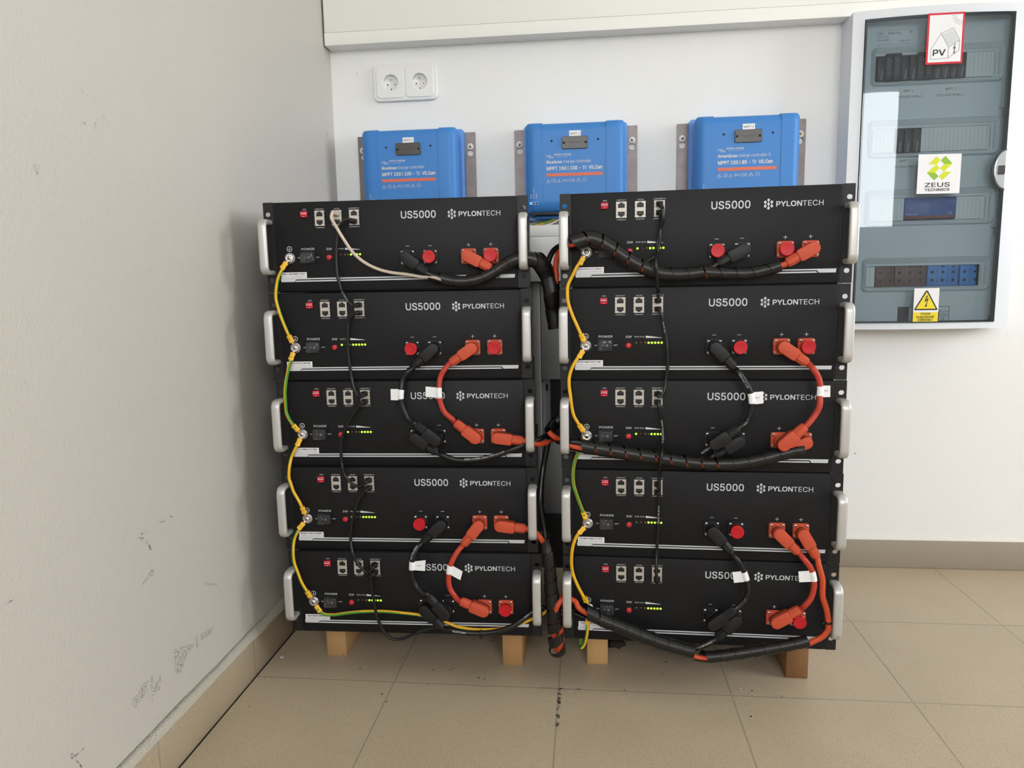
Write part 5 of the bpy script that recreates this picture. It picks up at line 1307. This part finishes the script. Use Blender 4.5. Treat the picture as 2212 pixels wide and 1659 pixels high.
# stickers on the door, following its bulge
def on_door(build, name, lab, dy=.0042):
    mb = MB(); build(mb)
    xs = [v.co.x for v in mb.bm.verts]; xc = (min(xs)+max(xs))/2; k = (bulge(xc+.001)-bulge(xc-.001))/.002
    for v in mb.bm.verts: v.co.y += bulge(xc)+k*(v.co.x-xc)-dy     # flat sheet touching the bulge along its middle
    return mb.done(name, dr, label=lab)
def quad_map(q):
    """unit square (0..1, 0..1 from the lower left) into corner list [bl, br, tr, tl]"""
    return lambda u, v: tuple(q[0][k]*(1-u)*(1-v)+q[1][k]*u*(1-v)+q[2][k]*u*v+q[3][k]*(1-u)*v for k in (0, 1))
def pv(mb):
    m = quad_map([(-.0368, .2345), (.0420, .2345), (.0420, .3437), (-.0368, .3437)])
    F = lambda L, y, c: mb.flat([m(*p) for p in L], y, c)
    ln = lambda a, b, w, c: mb.line(m(*a), m(*b), w, -.0006, c)
    F([(0, 0), (1, 0), (1, 1), (0, 1)], 0, 'red_border'); F([(.055, .04), (.945, .04), (.945, .96), (.055, .96)], -.0003, 'sticker')
    A, B, Cc, D, E = (.13, .10), (.60, .11), (.60, .325), (.385, .60), (.13, .30)
    for a, b in ((A, B), (B, Cc), (Cc, D), (D, E), (E, A)): ln(a, b, .0007, 'navy')
    Fp, G, Hh = (.70, .695), (.895, .455), (.885, .255)
    for a, b in ((D, Fp), (Fp, G), (G, Cc), (G, Hh), (Hh, B)): ln(a, b, .0007, 'navy')
    p = lambda s, t: (.43+.26*s+.175*t, .575+.075*s-.215*t)
    for k in range(9): ln(p(k/8, 0), p(k/8, 1), .0004, 'thinline')
    for k in range(9): ln(p(0, k/8), p(1, k/8), .0004, 'thinline')
    x, z = m(.185, .165); mb.text('PV', x, z, .0270, .0135, -.0006, 'ink', .03)
    L = [(.77, .38), (.725, .285), (.765, .30), (.745, .22), (.73, .225), (.76, .185), (.785, .235), (.765, .235), (.795, .335), (.755, .315), (.795, .385)]
    F(L, -.0006, 'ink')
    cx, cz = m(.945, .96)
    mb.ring(cx, cz, .0155, .0160, -.0006, 'navy', 182, 268, 14)
    for k in range(7):
        a = math.radians(187+13*k); mb.line((cx+.0178*math.cos(a), cz+.0178*math.sin(a)), (cx+.0245*math.cos(a), cz+.0245*math.sin(a)), .0006, -.0006, 'navy')
on_door(pv, 'solar_sticker', 'red bordered sticker with house and PV letters')
def zs(mb):
    m0 = quad_map([(-.0402, -.0495), (.0536, -.0505), (.0536, .0378), (-.0402, .0390)])
    m = lambda px, pz: m0((px-990)/502, (632-pz)/462)
    mb.flat([m0(0, 0), m0(1, 0), m0(1, 1), m0(0, 1)], 0, 'sticker')
    for c, L in (('z_lime', [(1205, 198), (1250, 243), (1205, 290), (1110, 290)]), ('z_green', [(1305, 193), (1390, 285), (1298, 288), (1255, 243)]), ('z_lime', [(1390, 285), (1297, 377), (1250, 335), (1298, 288)]),
                 ('z_lime', [(1205, 290), (1248, 335), (1195, 385), (1100, 383)]), ('z_green', [(1100, 383), (1195, 385), (1237, 430), (1188, 475)]), ('z_lime', [(1297, 377), (1383, 380), (1287, 473), (1243, 430)])):
        mb.flat([m(*p) for p in L], -.0004, c)
    x, z = m(1083, 556); mb.text('ZEUS', x, z, .0545, .0100, -.0004, 'ink', .02); x, z = m(1083, 604); mb.text('TECHNICS', x, z, .0545, .0062, -.0004, 'ink', .03)
on_door(zs, 'company_sticker', 'white square sticker with green folded ribbon mark')
def ws(mb):
    m0 = quad_map([(-.0325, -.3445), (.0235, -.3445), (.0235, -.2662), (-.0325, -.2662)])
    F = lambda L, y, c: mb.flat([m0(*p) for p in L], y, c)
    F([(0, 0), (1, 0), (1, 1), (0, 1)], 0, 'sticker'); F([(0, 0), (1, 0), (1, .28), (0, .28)], -.0002, 'y_sign')
    F([(.05, .345), (.95, .345), (.965, .37), (.535, .93), (.465, .93), (.035, .37)], -.0003, 'ink'); F([(.105, .385), (.895, .385), (.5, .895)], -.0005, 'y_sign')
    F([(.50, .78), (.42, .585), (.535, .64), (.485, .50), (.455, .515), (.475, .425), (.545, .485), (.515, .495), (.590, .715), (.485, .655), (.555, .78)], -.0007, 'ink')
    for tx, u, v, w, h in (('POZOR', .31, .205, .0215, .0050), ('ELEKTRICK\u00c9', .15, .108, .0390, .0064), ('ZA\u0158\u00cdZEN\u00cd !', .20, .020, .0325, .0066)):
        x, z = m0(u, v); mb.text(tx, x, z, w, h, -.0005, 'ink', .025)
on_door(ws, 'warning_sticker', 'yellow electrical hazard warning sticker')
